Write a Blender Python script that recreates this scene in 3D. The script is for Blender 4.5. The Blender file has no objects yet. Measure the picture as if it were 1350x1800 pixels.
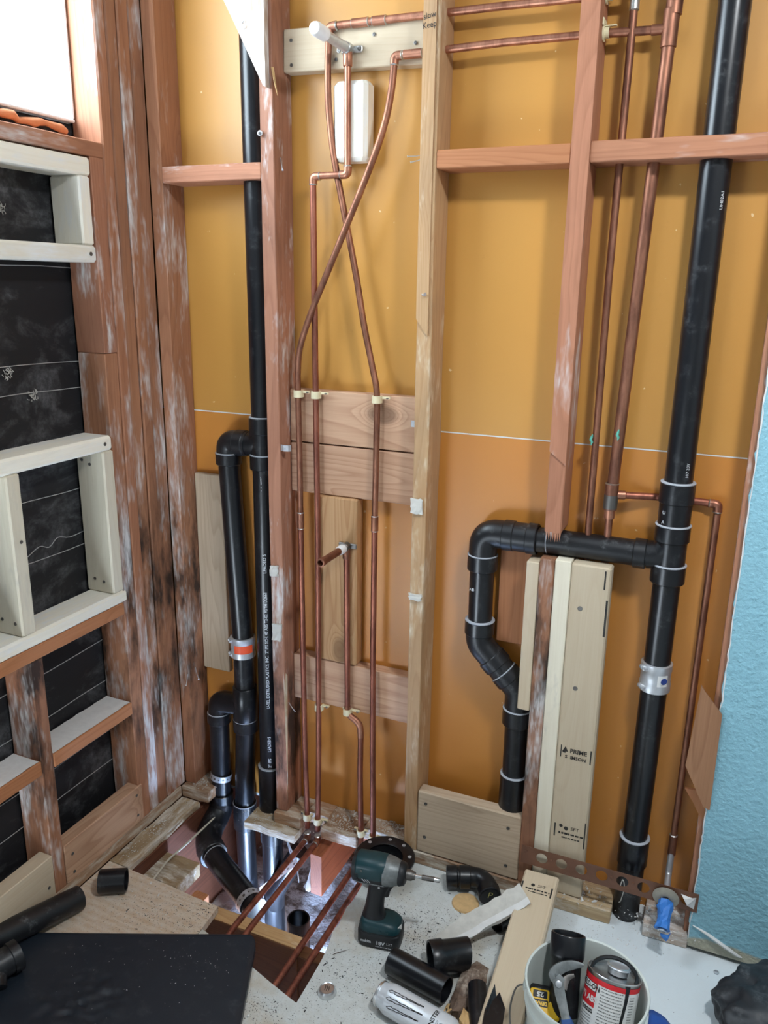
import bpy, math, random
from mathutils import Vector, Matrix, noise
random.seed(7)
R = math.radians
SC = bpy.context.scene
COL = SC.collection

# ------------------------------------------------------------------ camera, sky, lamp, exposure
def camera():
    yaw, pit, rol = R(-23.329), R(15.703), R(-0.869)
    f = Vector((math.sin(yaw)*math.cos(pit), math.cos(yaw)*math.cos(pit), -math.sin(pit)))
    r = Vector((math.cos(yaw), -math.sin(yaw), 0)); d = f.cross(r)
    c, s = math.cos(rol), math.sin(rol)
    r2, d2 = r*c + d*s, d*c - r*s
    m = Matrix((r2, -d2, -f)).transposed().to_4x4()
    m.translation = (1.44, -1.80, 1.552)
    cd = bpy.data.cameras.new('camera'); cd.sensor_fit = 'HORIZONTAL'; cd.sensor_width = 36
    cd.lens = 36*1426.1/1350; cd.clip_start = .02
    o = bpy.data.objects.new('camera', cd); o.matrix_world = m; COL.objects.link(o); SC.camera = o
camera()
W = bpy.data.worlds.new('world'); SC.world = W; W.use_nodes = True
W.node_tree.nodes['Background'].inputs[0].default_value = (.78, .89, 1.0, 1)
W.node_tree.nodes['Background'].inputs[1].default_value = 33.0
def area(name, loc, aim, size, power, col=(1, 1, 1), shape='DISK', portal=False, size_y=None):
    l = bpy.data.lights.new(name, 'AREA'); l.shape = shape; l.size = size; l.energy = power; l.color = col
    if size_y: l.size_y = size_y
    l.cycles.is_portal = portal
    o = bpy.data.objects.new(name, l); o.location = loc
    o.rotation_euler = (Vector(aim)-Vector(loc)).to_track_quat('-Z', 'Y').to_euler(); COL.objects.link(o); return o
area('window_portal', (-.13, -.62, 2.23), (1, -.62, 2.23), .90, 1, shape='RECTANGLE', portal=True, size_y=.66)
area('ceiling_lamp_light', (1.78, -1.0, 2.50), (1.5, -.75, 0), .20, 39, (.93, .97, 1.0))
def point(name, loc, power, col, rad=.04):
    l = bpy.data.lights.new(name, 'POINT'); l.energy = power; l.color = col; l.shadow_soft_size = rad
    o = bpy.data.objects.new(name, l); o.location = loc; COL.objects.link(o)
point('crawlspace_work_light', (.38, -.22, -.44), 36.0, (.42, .62, 1.0), .03)
point('crawlspace_back_light', (.66, -.20, -.36), 10.0, (.56, .74, 1.0), .03)
SC.view_settings.view_transform = 'Standard'; SC.view_settings.look = 'None'
SC.view_settings.exposure = -0.52; SC.view_settings.gamma = 1.0; SC.view_settings.use_curve_mapping = False

cy = SC.cycles; cy.max_bounces = 4; cy.diffuse_bounces = 3; cy.glossy_bounces = 2; cy.transmission_bounces = 2; cy.transparent_max_bounces = 6

# ------------------------------------------------------------------ materials
class NT:
    def __init__(s, name):
        s.m = bpy.data.materials.new(name); s.m.use_nodes = True; s.t = s.m.node_tree
        s.b = s.t.nodes['Principled BSDF']; s.out = s.t.nodes['Material Output']
    def n(s, typ, **kw):
        nd = s.t.nodes.new('ShaderNode'+typ)
        for k, v in kw.items():
            if hasattr(nd, k) and k not in nd.inputs: setattr(nd, k, v)
            else: s.put(nd.inputs[k], v)
        return nd
    def put(s, sock, v):
        if isinstance(v, bpy.types.NodeSocket): s.t.links.new(v, sock)
        elif isinstance(v, tuple) and sock.type == 'RGBA' and len(v) == 3: sock.default_value = (*v, 1)
        else: sock.default_value = v
    def math(s, op, a, b=0., c=None):
        nd = s.t.nodes.new('ShaderNodeMath'); nd.operation = op
        s.put(nd.inputs[0], a); s.put(nd.inputs[1], b)
        if c is not None: s.put(nd.inputs[2], c)
        return nd.outputs[0]
    def vmath(s, op, a, b):
        nd = s.t.nodes.new('ShaderNodeVectorMath'); nd.operation = op
        s.put(nd.inputs[0], a); s.put(nd.inputs[1], b); return nd.outputs[0]
    def mix(s, f, a, b):
        nd = s.t.nodes.new('ShaderNodeMix'); nd.data_type = 'RGBA'
        s.put(nd.inputs[0], f); s.put(nd.inputs[6], a); s.put(nd.inputs[7], b); return nd.outputs[2]
    def ramp(s, f, stops):
        nd = s.t.nodes.new('ShaderNodeValToRGB'); s.put(nd.inputs[0], f); e = nd.color_ramp.elements
        while len(e) < len(stops): e.new(.5)
        for k, (p, c) in enumerate(stops):
            e[k].position = p; e[k].color = (c, c, c, 1) if isinstance(c, (int, float)) else (*c, 1)
        return nd.outputs[0]
    def noise(s, vec, scale, detail=3, rough=.55, dist=0.):
        return s.n('TexNoise', Vector=vec, Scale=scale, Detail=detail, Roughness=rough, Distortion=dist).outputs[0]
    def bump(s, h, strength=.3, dist=.002):
        nd = s.n('Bump', Strength=strength, Distance=dist, Height=h); s.t.links.new(nd.outputs[0], s.b.inputs['Normal'])
    def obj(s, rnd=True):
        tc = s.n('TexCoord').outputs['Object']
        if not rnd: return tc
        r = s.n('ObjectInfo').outputs['Random']
        cx = s.n('CombineXYZ', X=s.math('MULTIPLY', r, 3.7), Y=s.math('MULTIPLY', r, 5.3), Z=s.math('MULTIPLY', r, 17.1)).outputs[0]
        return s.vmath('ADD', tc, cx)
    def scl(s, v, sc): return s.n('Mapping', Vector=v, Scale=sc).outputs[0]
    def fin(s, col=None, rough=.6, metal=0., spec=.5):
        if col is not None: s.put(s.b.inputs['Base Color'], col)
        s.put(s.b.inputs['Roughness'], rough); s.put(s.b.inputs['Metallic'], metal)
        s.put(s.b.inputs['Specular IOR Level'], spec); return s.m

def lin(r, g, b):
    f = lambda c: (c/255/12.92) if c/255 <= .04045 else ((c/255+.055)/1.055)**2.4
    return (f(r), f(g), f(b))

def wood(name, light, dark, stain=None, amt=.0, dirt=None, damt=.0, knots=.5, bands=38, sscale=9, rough=.65, streak=1.0, mould=None, flat=(1, 1, .55)):
    s = NT(name); o = s.obj(); raw = s.obj(False)
    vor = s.n('TexVoronoi', Vector=s.scl(o, flat), Scale=5.).outputs['Distance']
    k = s.n('MapRange', interpolation_type='SMOOTHSTEP', Value=vor, **{'From Min': .0, 'From Max': .34, 'To Min': knots, 'To Max': 0.}).outputs[0]
    kk = s.math('MULTIPLY', k, k)
    # growth rings: contour lines of a stretched noise, crowding round the knots
    fld = s.math('ADD', s.math('MULTIPLY', s.noise(s.scl(o, (1, 1, .09)), 11, 1, .4), bands*.42), s.math('MULTIPLY', kk, 7.))
    wv = s.ramp(s.math('FRACT', fld), [(0, .05), (.55, .3), (.88, 1.), (1., .05)])
    fib = s.noise(s.scl(o, (1, 1, .025)), 260, 3, .6)
    big = s.noise(s.scl(o, (1, 1, .12)), 7, 2)
    f = s.math('ADD', s.math('MULTIPLY', wv, .24*streak), s.math('ADD', s.math('MULTIPLY', fib, .42), s.math('MULTIPLY', big, .55)))
    col = s.mix(s.ramp(f, [(.30, 0), (.90, 1)]), light, dark)
    tone = s.math('ADD', .88, s.math('MULTIPLY', s.n('ObjectInfo').outputs['Random'], .22))
    col = s.vmath('MULTIPLY', col, s.n('CombineXYZ', X=tone, Y=tone, Z=tone).outputs[0])
    col = s.mix(s.ramp(kk, [(.30, 0), (.55, .7)]), col, tuple(c*.42 for c in dark))
    if damt:
        dn = s.noise(s.scl(o, (1, 1, .35)), 6, 5, .65)
        col = s.mix(s.ramp(dn, [(.62-damt*.3, 0), (.75, damt)]), col, dirt)
    if mould:   # black rot patches between two heights of the board
        z = s.n('SeparateXYZ', Vector=s.n('NewGeometry').outputs['Position']).outputs[2]
        w = s.math('MULTIPLY', s.n('MapRange', Value=z, **{'From Min': mould[0]-.18, 'From Max': mould[0]}).outputs[0],
                   s.n('MapRange', Value=z, **{'From Min': mould[1]+.18, 'From Max': mould[1]}).outputs[0])
        mn = s.noise(s.scl(s.n('NewGeometry').outputs['Position'], (1, 1, .35)), 14, 5, .6)
        col = s.mix(s.math('MULTIPLY', w, s.ramp(mn, [(.43, 0), (.60, .92)])), col, (.018, .013, .011))
    if amt:
        sn = s.noise(s.scl(o, (1, 1, .3)), sscale, 5, .72)
        sf = s.noise(s.scl(o, (1, 1, .16)), 70, 3, .7)
        m = s.math('MULTIPLY', s.ramp(sn, [(.60-amt*.2, 0), (.70-amt*.2, 1)]), s.ramp(sf, [(.38, .1), (.62, .9)]))
        col = s.mix(m, col, stain)
    s.bump(fib, .22, .0015)
    return s.fin(col, rough, spec=.3)

WHT = (.70, .69, .68)
M = {}
M['stud_red'] = wood('stud_red', lin(180, 126, 98), lin(150, 100, 76), WHT, .30, lin(100, 70, 58), .35)
M['stud_rot'] = wood('stud_rot', lin(184, 132, 106), lin(150, 102, 80), WHT, .42, lin(84, 60, 52), .55, mould=(.0, .42))
M['stud_spat'] = wood('stud_spat', lin(182, 126, 98), lin(150, 100, 74), WHT, .32, lin(96, 66, 54), .3, sscale=4.5)
M['stud_left'] = wood('stud_left', lin(180, 128, 96), lin(144, 96, 70), WHT, .34, lin(100, 70, 58), .45, sscale=6, mould=(.34, .86))
M['stud_tan'] = wood('stud_tan', lin(204, 168, 126), lin(174, 132, 92), lin(220, 205, 180), .35, lin(112, 92, 76), .5)
M['stud_white'] = wood('stud_white', lin(186, 130, 98), lin(152, 100, 74), WHT, .58, lin(96, 66, 54), .3, sscale=5)
M['pine'] = wood('pine', lin(208, 192, 166), lin(194, 172, 144), knots=.42, bands=26, streak=.7)
M['pine_pale'] = wood('pine_pale', lin(226, 218, 198), lin(208, 196, 172), lin(190, 184, 170), .25, knots=.4, bands=24, streak=.6)
M['pine_white'] = wood('pine_white', lin(236, 231, 217), lin(222, 213, 194), (.8, .8, .78), .6, knots=.3, streak=.5)
M['fir'] = wood('fir', lin(204, 166, 136), lin(172, 130, 102), knots=.9, bands=30, streak=1.5, flat=(.10, 1, .6))
M['fir_up'] = wood('fir_up', lin(206, 166, 122), lin(176, 130, 88), knots=.9, bands=30, streak=1.5, flat=(1, .10, .6))
M['fir_dull'] = wood('fir_dull', lin(196, 176, 152), lin(166, 144, 120), knots=.4, bands=44)
M['fir_red'] = wood('fir_red', lin(188, 128, 88), lin(158, 100, 64), knots=.45)
M['plate'] = wood('plate', lin(176, 140, 108), lin(132, 96, 70), lin(206, 198, 182), .8, lin(90, 70, 56), .4, sscale=12)
M['plate_dusty'] = wood('plate_dusty', lin(190, 170, 152), lin(150, 126, 108), lin(220, 216, 212), .95, lin(90, 70, 56), .3, sscale=10)
M['plate_old'] = wood('plate_old', lin(196, 172, 136), lin(150, 122, 90), lin(214, 208, 196), .7, lin(80, 66, 54), .5, sscale=14)
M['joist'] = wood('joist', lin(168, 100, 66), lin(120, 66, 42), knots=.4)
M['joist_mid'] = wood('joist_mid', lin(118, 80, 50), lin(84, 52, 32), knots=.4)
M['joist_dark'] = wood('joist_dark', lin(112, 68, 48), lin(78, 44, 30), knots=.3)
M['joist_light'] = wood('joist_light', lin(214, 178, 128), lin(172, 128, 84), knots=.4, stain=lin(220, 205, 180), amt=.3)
M['brown_scrap'] = wood('brown_scrap', lin(176, 130, 96), lin(134, 92, 66), knots=.6)
M['bark'] = wood('bark', lin(134, 112, 96), lin(74, 58, 50), lin(190, 176, 160), .4)

def abs_mat(name, base=(.006, .0065, .0085), rough=.30, dust=.16):
    s = NT(name); o = s.obj(); d = s.noise(o, 26, 6, .68); f = s.noise(o, 170, 3, .6)
    m = s.math('MULTIPLY', s.ramp(d, [(.55, 0), (.75, dust)]), s.ramp(f, [(.4, .2), (.65, 1)]))
    return s.fin(s.mix(m, base, (.36, .37, .38)), s.math('ADD', rough, s.math('MULTIPLY', m, .5)), spec=.5)
M['abs'] = abs_mat('abs')
M['abs_dusty'] = abs_mat('abs_dusty', (.008, .0085, .0105), .38, .45)
M['mat_foam'] = abs_mat('mat_foam', (.013, .019, .028), .42, .12)
def plain(name, col, rough=.5, metal=0., nscale=40, var=.12, bump=.0, spec=.5):
    s = NT(name); o = s.obj(); n = s.noise(o, nscale, 4)
    c = s.mix(n, tuple(x*(1-var) for x in col), tuple(min(1, x*(1+var)) for x in col))
    if bump: s.bump(n, bump, .002)
    return s.fin(c, rough, metal, spec)
def copper(name, a, b, rough=.36):
    s = NT(name); o = s.obj(); n = s.noise(s.scl(o, (1, 1, .25)), 38, 5, .65); f = s.noise(o, 140, 3)
    c = s.mix(s.ramp(n, [(.36, 0), (.66, 1)]), a, b)
    c = s.mix(s.ramp(f, [(.66, 0), (.78, .5)]), c, (.10, .055, .045))
    return s.fin(c, s.math('ADD', rough, s.math('MULTIPLY', n, .15)), .82)
M['copper'] = copper('copper', lin(194, 138, 112), lin(138, 90, 72))
M['copper_dark'] = copper('copper_dark', lin(168, 116, 92), lin(112, 74, 60), .42)
M['copper_red'] = copper('copper_red', lin(172, 110, 90), lin(122, 74, 62), .4)
M['solder'] = plain('solder', (.52, .52, .50), .35, .9)
M['galv'] = plain('galv', (.58, .60, .63), .4, .65, 60, .2)
M['steel_dark'] = plain('steel_dark', (.16, .15, .14), .45, .8)
M['rust'] = plain('rust', lin(122, 86, 68), .55, .35, 30, .3)
M['cream_plastic'] = plain('cream_plastic', lin(226, 214, 178), .45)
M['white_plastic'] = plain('white_plastic', (.80, .81, .82), .4)
M['verdigris'] = plain('verdigris', lin(96, 178, 160), .8)
M['white_print'] = plain('white_print', (.62, .64, .66), .6)
M['black_ink'] = plain('black_ink', (.02, .018, .016), .7)
M['grey_ink'] = plain('grey_ink', (.16, .16, .16), .7)
M['primer'] = plain('primer', (.40, .42, .46), .5)
M['orange_label'] = plain('orange_label', lin(232, 84, 40), .5)
M['blue_label'] = plain('blue_label', lin(40, 62, 130), .5)
M['paper'] = plain('paper', (.78, .78, .76), .7)
M['teal'] = plain('teal', lin(14, 54, 60), .42)
M['rubber'] = plain('rubber', (.009, .010, .012), .5)
M['nose_grey'] = plain('nose_grey', lin(120, 124, 124), .45, .5, 90, .5)
M['yellow'] = plain('yellow', lin(240, 190, 20), .4)
M['blue_tape'] = plain('blue_tape', lin(58, 126, 208), .55, bump=.3)
M['blue_grip'] = plain('blue_grip', lin(58, 92, 150), .5)
M['blue_tarp'] = plain('blue_tarp', lin(40, 84, 160), .5)
M['red_label'] = plain('red_label', lin(214, 40, 48), .45)
M['can_white'] = plain('can_white', (.70, .73, .77), .3, .2, 50, .06)
M['alum'] = plain('alum', (.70, .71, .72), .28, .95)
M['bucket'] = plain('bucket', lin(206, 212, 206), .5, 0, 18, .12)
M['gypsum'] = plain('gypsum', (.72, .71, .69), .85, 0, 60, .12, .3)
M['plaster'] = plain('plaster', (.60, .58, .53), .9, 0, 50, .2, .6)
M['foam_orange'] = plain('foam_orange', lin(206, 132, 88), .8, 0, 60, .2, .6)
M['dull_plate'] = plain('dull_plate', lin(168, 162, 148), .55, .3, 60, .3)
M['vinyl'] = plain('vinyl', (.85, .86, .87), .4)
M['chalk'] = plain('chalk', lin(206, 200, 120), .8)
M['sponge'] = plain('sponge', lin(206, 170, 120), .9, 0, 90, .25, .8)
M['wood_splint'] = plain('wood_splint', lin(196, 160, 110), .8, 0, 90, .2)
M['wire'] = plain('wire', (.55, .55, .55), .5, .5)
M['cable'] = plain('cable', lin(196, 190, 172), .6)
M['bag'] = abs_mat('bag', (.018, .02, .024), .5, .3)
M['white_room'] = plain('white_room', (.40, .40, .395), .8)

def m_drywall_orange(name, a1, a2):
    s = NT(name); o = s.n('TexCoord').outputs['Object']
    a = s.noise(o, 2.2, 2); b = s.noise(o, 22, 5, .7); sp = s.noise(o, 55, 2, .5)
    c = s.mix(a, a1, a2)
    c = s.mix(s.ramp(b, [(.66, 0), (.78, .25)]), c, tuple(x*.7 for x in a2))
    c = s.mix(s.ramp(sp, [(.765, 0), (.785, .7)]), c, lin(236, 214, 170))
    return s.fin(c, .40, spec=.45)
M['orange'] = m_drywall_orange('orange_paper', lin(201, 136, 62), lin(194, 125, 52))
M['amber'] = m_drywall_orange('amber_paper', lin(198, 146, 74), lin(192, 137, 63))
def m_blue():
    s = NT('blue_wall_paint'); g = s.n('NewGeometry').outputs['Position']
    tex = s.noise(g, 95, 4, .55); lo = s.noise(g, 30, 3)
    z = s.n('SeparateXYZ', Vector=g).outputs[2]
    e = s.math('ADD', z, s.math('MULTIPLY', s.math('SUBTRACT', s.noise(g, 9, 4), .5), .035))
    m = s.n('MapRange', Value=e, **{'From Min': .036, 'From Max': .044, 'To Min': 1., 'To Max': 0.}).outputs[0]
    c = s.mix(lo, lin(146, 194, 208), lin(134, 184, 200))
    c = s.mix(m, c, lin(176, 172, 152))
    s.bump(s.ramp(tex, [(.3, 0), (.7, 1)]), .8, .0028)
    return s.fin(c, .55)
M['blue_wall'] = m_blue()
def m_felt():
    s = NT('black_felt'); g = s.n('NewGeometry').outputs['Position']
    a = s.noise(s.scl(g, (1, .5, 1)), 8, 6, .68, .6); b = s.noise(g, 70, 4, .7)
    m = s.math('MULTIPLY', s.ramp(a, [(.48, 0), (.70, .6)]), s.ramp(b, [(.36, .25), (.62, 1)]))
    s.bump(s.noise(s.scl(g, (1, .3, 1)), 12, 3), .5, .006)
    return s.fin(s.mix(m, (.012, .012, .014), (.22, .22, .23)), .62, spec=.35)
M['felt'] = m_felt()
def m_floor(name, a, b, dusty, wood_grain=False):
    s = NT(name); g = s.n('NewGeometry').outputs['Position']
    n1 = s.noise(g, 4, 5, .6); n2 = s.noise(g, 40, 6, .7); n3 = s.noise(g, 260, 3, .6)
    c = s.mix(n1, a, b)
    if wood_grain:
        wv = s.n('TexWave', wave_type='BANDS', bands_direction='Y', Vector=s.scl(g, (.16, 1, 1)), Scale=16, Distortion=9., Detail=3.).outputs[1]
        c = s.mix(s.math('MULTIPLY', wv, .5), c, lin(186, 150, 116))
    c = s.mix(s.ramp(n2, [(.36, .0), (.7, .55)]), c, dusty)
    c = s.mix(s.ramp(n3, [(.30, .45), (.42, 0)]), c, lin(100, 92, 82))
    x = s.n('SeparateXYZ', Vector=g)
    if not wood_grain: c = s.mix(s.ramp(s.noise(g, 5.5, 5, .65), [(.50, 0), (.66, .55)]), c, lin(186, 170, 144))
    if not wood_grain:   # white skim coat on the boards toward the blue wall
        m = s.n('MapRange', Value=s.math('ADD', x.outputs[0], s.math('MULTIPLY', s.math('SUBTRACT', n1, .5), .18)), **{'From Min': 1.09, 'From Max': 1.2}).outputs[0]
        c = s.mix(s.math('MULTIPLY', m, .85), c, lin(216, 224, 228))
    s.bump(n2, .3, .0015)
    return s.fin(c, .8, spec=.25)
M['floor_board'] = m_floor('floor_board', lin(206, 209, 206), lin(190, 192, 187), lin(218, 222, 222))
M['floor_ply'] = m_floor('floor_ply', lin(212, 192, 168), lin(198, 176, 150), lin(214, 210, 202), True)
def m_soil():
    s = NT('soil'); g = s.n('NewGeometry').outputs['Position']; a = s.noise(g, 9, 6, .7); b = s.noise(g, 50, 4)
    c = s.mix(b, lin(84, 72, 66), lin(150, 138, 130)); c = s.mix(s.ramp(a, [(.44, 0), (.54, .95)]), c, (.72, .72, .74))
    s.bump(a, .8, .02); return s.fin(c, .9)
M['soil'] = m_soil()
def m_pane():
    s = NT('window_glass'); gl = s.n('BsdfGlossy', Roughness=.02); tr = s.n('BsdfTransparent', Color=(.96, .98, .98))
    mx = s.n('MixShader', Fac=.06); s.t.links.new(tr.outputs[0], mx.inputs[1]); s.t.links.new(gl.outputs[0], mx.inputs[2])
    s.t.links.new(mx.outputs[0], s.out.inputs[0]); return s.m
M['pane'] = m_pane()

# ------------------------------------------------------------------ builders
def tag(o, label=None, cat=None, group=None, kind=None):
    if label: o['label'] = label
    if cat: o['category'] = cat
    if group: o['group'] = group
    if kind: o['kind'] = kind
    return o
def addobj(name, me, mat=None, mw=None, parent=None):
    o = bpy.data.objects.new(name, me); COL.objects.link(o)
    if mat is not None:
        me.materials.append(M[mat] if isinstance(mat, str) else mat)
    if mw is not None: o.matrix_basis = mw
    if parent is not None:
        o.parent = parent; o.matrix_parent_inverse = parent.matrix_basis.inverted()
    return o
def empty(name, loc, label=None, cat=None, group=None, kind=None):
    o = bpy.data.objects.new(name, None); o.location = loc; o.matrix_basis = Matrix.Translation(loc); o.empty_display_size = .02
    COL.objects.link(o); return tag(o, label, cat, group, kind)
def mesh(name, v, f, mat, parent=None, smooth=False, origin=None, mw=None):
    if mw is None:
        if origin is None:
            origin = Vector([(min(p[i] for p in v)+max(p[i] for p in v))/2 for i in range(3)])
        origin = Vector(origin); v = [tuple(Vector(p)-origin) for p in v]; mw = Matrix.Translation(origin)
    me = bpy.data.meshes.new(name); me.from_pydata(v, [], f); me.validate(); me.update()
    if smooth:
        me.shade_smooth()
        if smooth is not True: me.set_sharp_from_angle(angle=R(smooth))
    return addobj(name, me, mat, mw, parent)
AX = {'z': Matrix.Identity(3), 'x': Matrix(((0, 0, 1), (1, 0, 0), (0, 1, 0))), 'y': Matrix(((0, 1, 0), (0, 0, 1), (1, 0, 0)))}
def prism_mesh(dx, dy, dz, bev=.002, rough=0., n=1, seed=0):
    """a sawn stick along local z: chamfered section, optional hand-worn wobble"""
    rnd = random.Random(seed); hx, hy = dx/2, dy/2; b = min(bev, hx*.6, hy*.6)
    sec = [(hx-b, -hy), (hx, -hy+b), (hx, hy-b), (hx-b, hy), (-hx+b, hy), (-hx, hy-b), (-hx, -hy+b), (-hx+b, -hy)]
    v, f = [], []; zs = [-dz/2+dz*i/n for i in range(n+1)]
    zs = [zs[0], zs[0]+min(b, dz*.2)] + zs[1:-1] + [zs[-1]-min(b, dz*.2), zs[-1]]
    for k, z in enumerate(zs):
        sh = (1-b*.8/hx, 1-b*.8/hy) if k in (0, len(zs)-1) else (1, 1)
        ox, oy = rnd.uniform(-rough, rough)*.5, rnd.uniform(-rough, rough)*.5
        for x, y in sec:
            v.append((x*sh[0]+ox+rnd.uniform(-rough, rough)*.4, y*sh[1]+oy+rnd.uniform(-rough, rough)*.4, z))
    for k in range(len(zs)-1):
        for i in range(8):
            j = (i+1) % 8; f.append((k*8+i, k*8+j, k*8+8+j, k*8+8+i))
    f.append(tuple(range(7, -1, -1))); f.append(tuple(range((len(zs)-1)*8, len(zs)*8)))
    return v, f
SEED = [0]
def board(name, lo, hi, mat, axis='z', parent=None, bev=.002, rough=0., n=1, rot=None, label=None, cat=None, group=None, kind=None):
    SEED[0] += 1
    a = AX[axis]; d = Vector(hi)-Vector(lo); c = (Vector(hi)+Vector(lo))/2; l = a.transposed() @ d
    v, f = prism_mesh(abs(l.x), abs(l.y), abs(l.z), bev, rough, n, SEED[0])
    me = bpy.data.meshes.new(name); me.from_pydata(v, [], f); me.update()
    mw = Matrix.Translation(c) @ (Matrix.Identity(4) if rot is None else rot.to_4x4()) @ a.to_4x4()
    o = addobj(name, me, mat, mw, parent); return tag(o, label, cat, group, kind)
def skin(rings, cap=True):
    n = len(rings[0]); v = [tuple(p) for r in rings for p in r]; f = []
    for k in range(len(rings)-1):
        for i in range(n):
            j = (i+1) % n; f.append((k*n+i, k*n+j, k*n+n+j, k*n+n+i))
    if cap: f.append(tuple(range(n-1, -1, -1))); f.append(tuple(range((len(rings)-1)*n, len(rings)*n)))
    return v, f
def frames(pts):
    pts = [Vector(p) for p in pts]; out = []; t0 = None; u = None
    for i, p in enumerate(pts):
        t = (pts[min(i+1, len(pts)-1)]-pts[max(i-1, 0)]).normalized()
        if u is None:
            u = t.orthogonal().normalized()
        else:
            u = (t0.rotation_difference(t) @ u); u = (u - t*u.dot(t)).normalized()
        t0 = t; out.append((p, u, t.cross(u)))
    return out
def tube_geo(pts, r, seg=16, cap=True):
    fr = frames(pts); rs = r if isinstance(r, (list, tuple)) else [r]*len(fr)
    return skin([[p+(u*math.cos(2*math.pi*i/seg)+w*math.sin(2*math.pi*i/seg))*rr for i in range(seg)] for (p, u, w), rr in zip(fr, rs)], cap)
def tube(name, pts, r, mat, parent=None, seg=16, cap=True):
    v, f = tube_geo(pts, r, seg, cap); return mesh(name, v, f, mat, parent, smooth=50)
def axis_mat(p, d):
    d = Vector(d).normalized(); q = Vector((0, 0, 1)).rotation_difference(d)
    return Matrix.Translation(p) @ q.to_matrix().to_4x4()
def lathe(name, prof, p, d, mat, parent=None, seg=24, cap=True):
    """profile of (radius, distance along d) turned about the line p + t d"""
    v, f = skin([[(r*math.cos(2*math.pi*i/seg), r*math.sin(2*math.pi*i/seg), h) for i in range(seg)] for r, h in prof], cap)
    return mesh(name, v, f, mat, parent, smooth=40, mw=axis_mat(p, d))
def hub(name, p, q, r, mat='abs', parent=None, seg=24, b=.002):
    p, q = Vector(p), Vector(q); L = (q-p).length
    return lathe(name, [(r-b, 0), (r, b), (r, L-b), (r-b, L)], p, q-p, mat, parent, seg)
def bead(p, d, r, parent, name='primer_ring', mat='primer', t=.0017):
    p = Vector(p); d = Vector(d).normalized()
    return lathe(name, [(r-t, -t), (r, -t*.6), (r+t*.3, 0), (r, t*.6), (r-t, t)], p, d, mat, parent, 24)
def fillet(pts, rad, n=6):
    pts = [Vector(p) for p in pts]; out = [pts[0]]
    for a, b, c in zip(pts, pts[1:], pts[2:]):
        u, w = (a-b).normalized(), (c-b).normalized(); ang = u.angle(w); d = min(rad/math.tan(ang/2), (a-b).length*.49, (c-b).length*.49)
        p, q = b+u*d, b+w*d
        for k in range(n+1):
            t = k/n; out.append(p*(1-t)**2+b*2*t*(1-t)+q*t*t)
    out.append(pts[-1]); return out
def catmull(pts, n=6):
    P = [Vector(p) for p in pts]; P = [P[0]*2-P[1]]+P+[P[-1]*2-P[-2]]; out = []
    for i in range(1, len(P)-2):
        a, b, c, d = P[i-1:i+3]
        for k in range(n):
            t = k/n; out.append(.5*((2*b)+(c-a)*t+(2*a-5*b+4*c-d)*t*t+(3*b-a-3*c+d)*t**3))
    out.append(P[-2]); return out
def extrude_poly(name, pts2, plane, a, b, mat, parent=None, mw=None):
    """closed outline in a plane ('y': (x,z), 'x': (y,z), 'z': (x,y)), from a to b across it"""
    def p3(q, h): return {'y': (q[0], h, q[1]), 'x': (h, q[0], q[1]), 'z': (q[0], q[1], h)}[plane]
    n = len(pts2); v = [p3(q, a) for q in pts2]+[p3(q, b) for q in pts2]
    f = [tuple(range(n)), tuple(range(2*n-1, n-1, -1))]+[(i, (i+1) % n, n+(i+1) % n, n+i) for i in range(n)]
    return mesh(name, v, f, mat, parent, mw=mw)
def text_geo(s, size, depth=0., bold=0.):
    cu = bpy.data.curves.new('text', 'FONT'); cu.body = s; cu.size = size; cu.align_x = 'CENTER'; cu.align_y = 'CENTER'; cu.resolution_u = 2
    cu.offset = bold
    ob = bpy.data.objects.new('text', cu); me = ob.to_mesh()
    v = [tuple(p.co) for p in me.vertices]; f = [tuple(p.vertices) for p in me.polygons]
    ob.to_mesh_clear(); bpy.data.objects.remove(ob); bpy.data.curves.remove(cu); return v, f
def text(name, s, size, p, right, up, mat, parent, squash=1., bold=0.):
    v, f = text_geo(s, size, bold=bold); right, up = Vector(right).normalized(), Vector(up).normalized()
    v = [tuple(Vector(p)+right*(x*squash)+up*y) for x, y, _ in v]
    return mesh(name, v, f, mat, parent)
def pipe_text(name, s, size, axis_p, axis_d, face, r, mat, parent, squash=1., flip=1, bold=0.):
    """print wrapped on a pipe: reads along axis_d, centred on the direction 'face'"""
    v, f = text_geo(s, size, bold=bold); d = Vector(axis_d).normalized(); face = Vector(face); face = (face-d*face.dot(d)).normalized(); side = d.cross(face)*-flip
    out = []
    for x, y, _ in v:
        a = -y/r; out.append(tuple(Vector(axis_p)+d*(x*squash)+(face*math.cos(a)-side*math.sin(a))*(r+.0005)))
    return mesh(name, out, f, mat, parent)
def screw(p, d, parent, r=.0042, mat='steel_dark'):
    return lathe('screw_head', [(r, 0), (r, .0008), (r*.55, .0012), (r*.4, .0004)], p, d, mat, parent, 8)

# ------------------------------------------------------------------ the room shell
wb = board('wall_back', (-.30, .1015, -.02), (2.62, .106, 2.62), 'gypsum', 'x', kind='structure')
for z0, z1, m_ in ((.0, 1.1993, 'orange'), (1.2017, 2.62, 'amber')):
    board('panel', (-.295, .089, z0), (1.60, .101, z1), m_, 'x', wb, bev=.0008)
board('joint_tape', (-.29, .0886, 1.1990), (1.59, .0892, 1.2020), 'gypsum', 'x', wb, bev=.0001)
tag(wb, 'orange painted drywall backs showing between the open studs')
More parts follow.
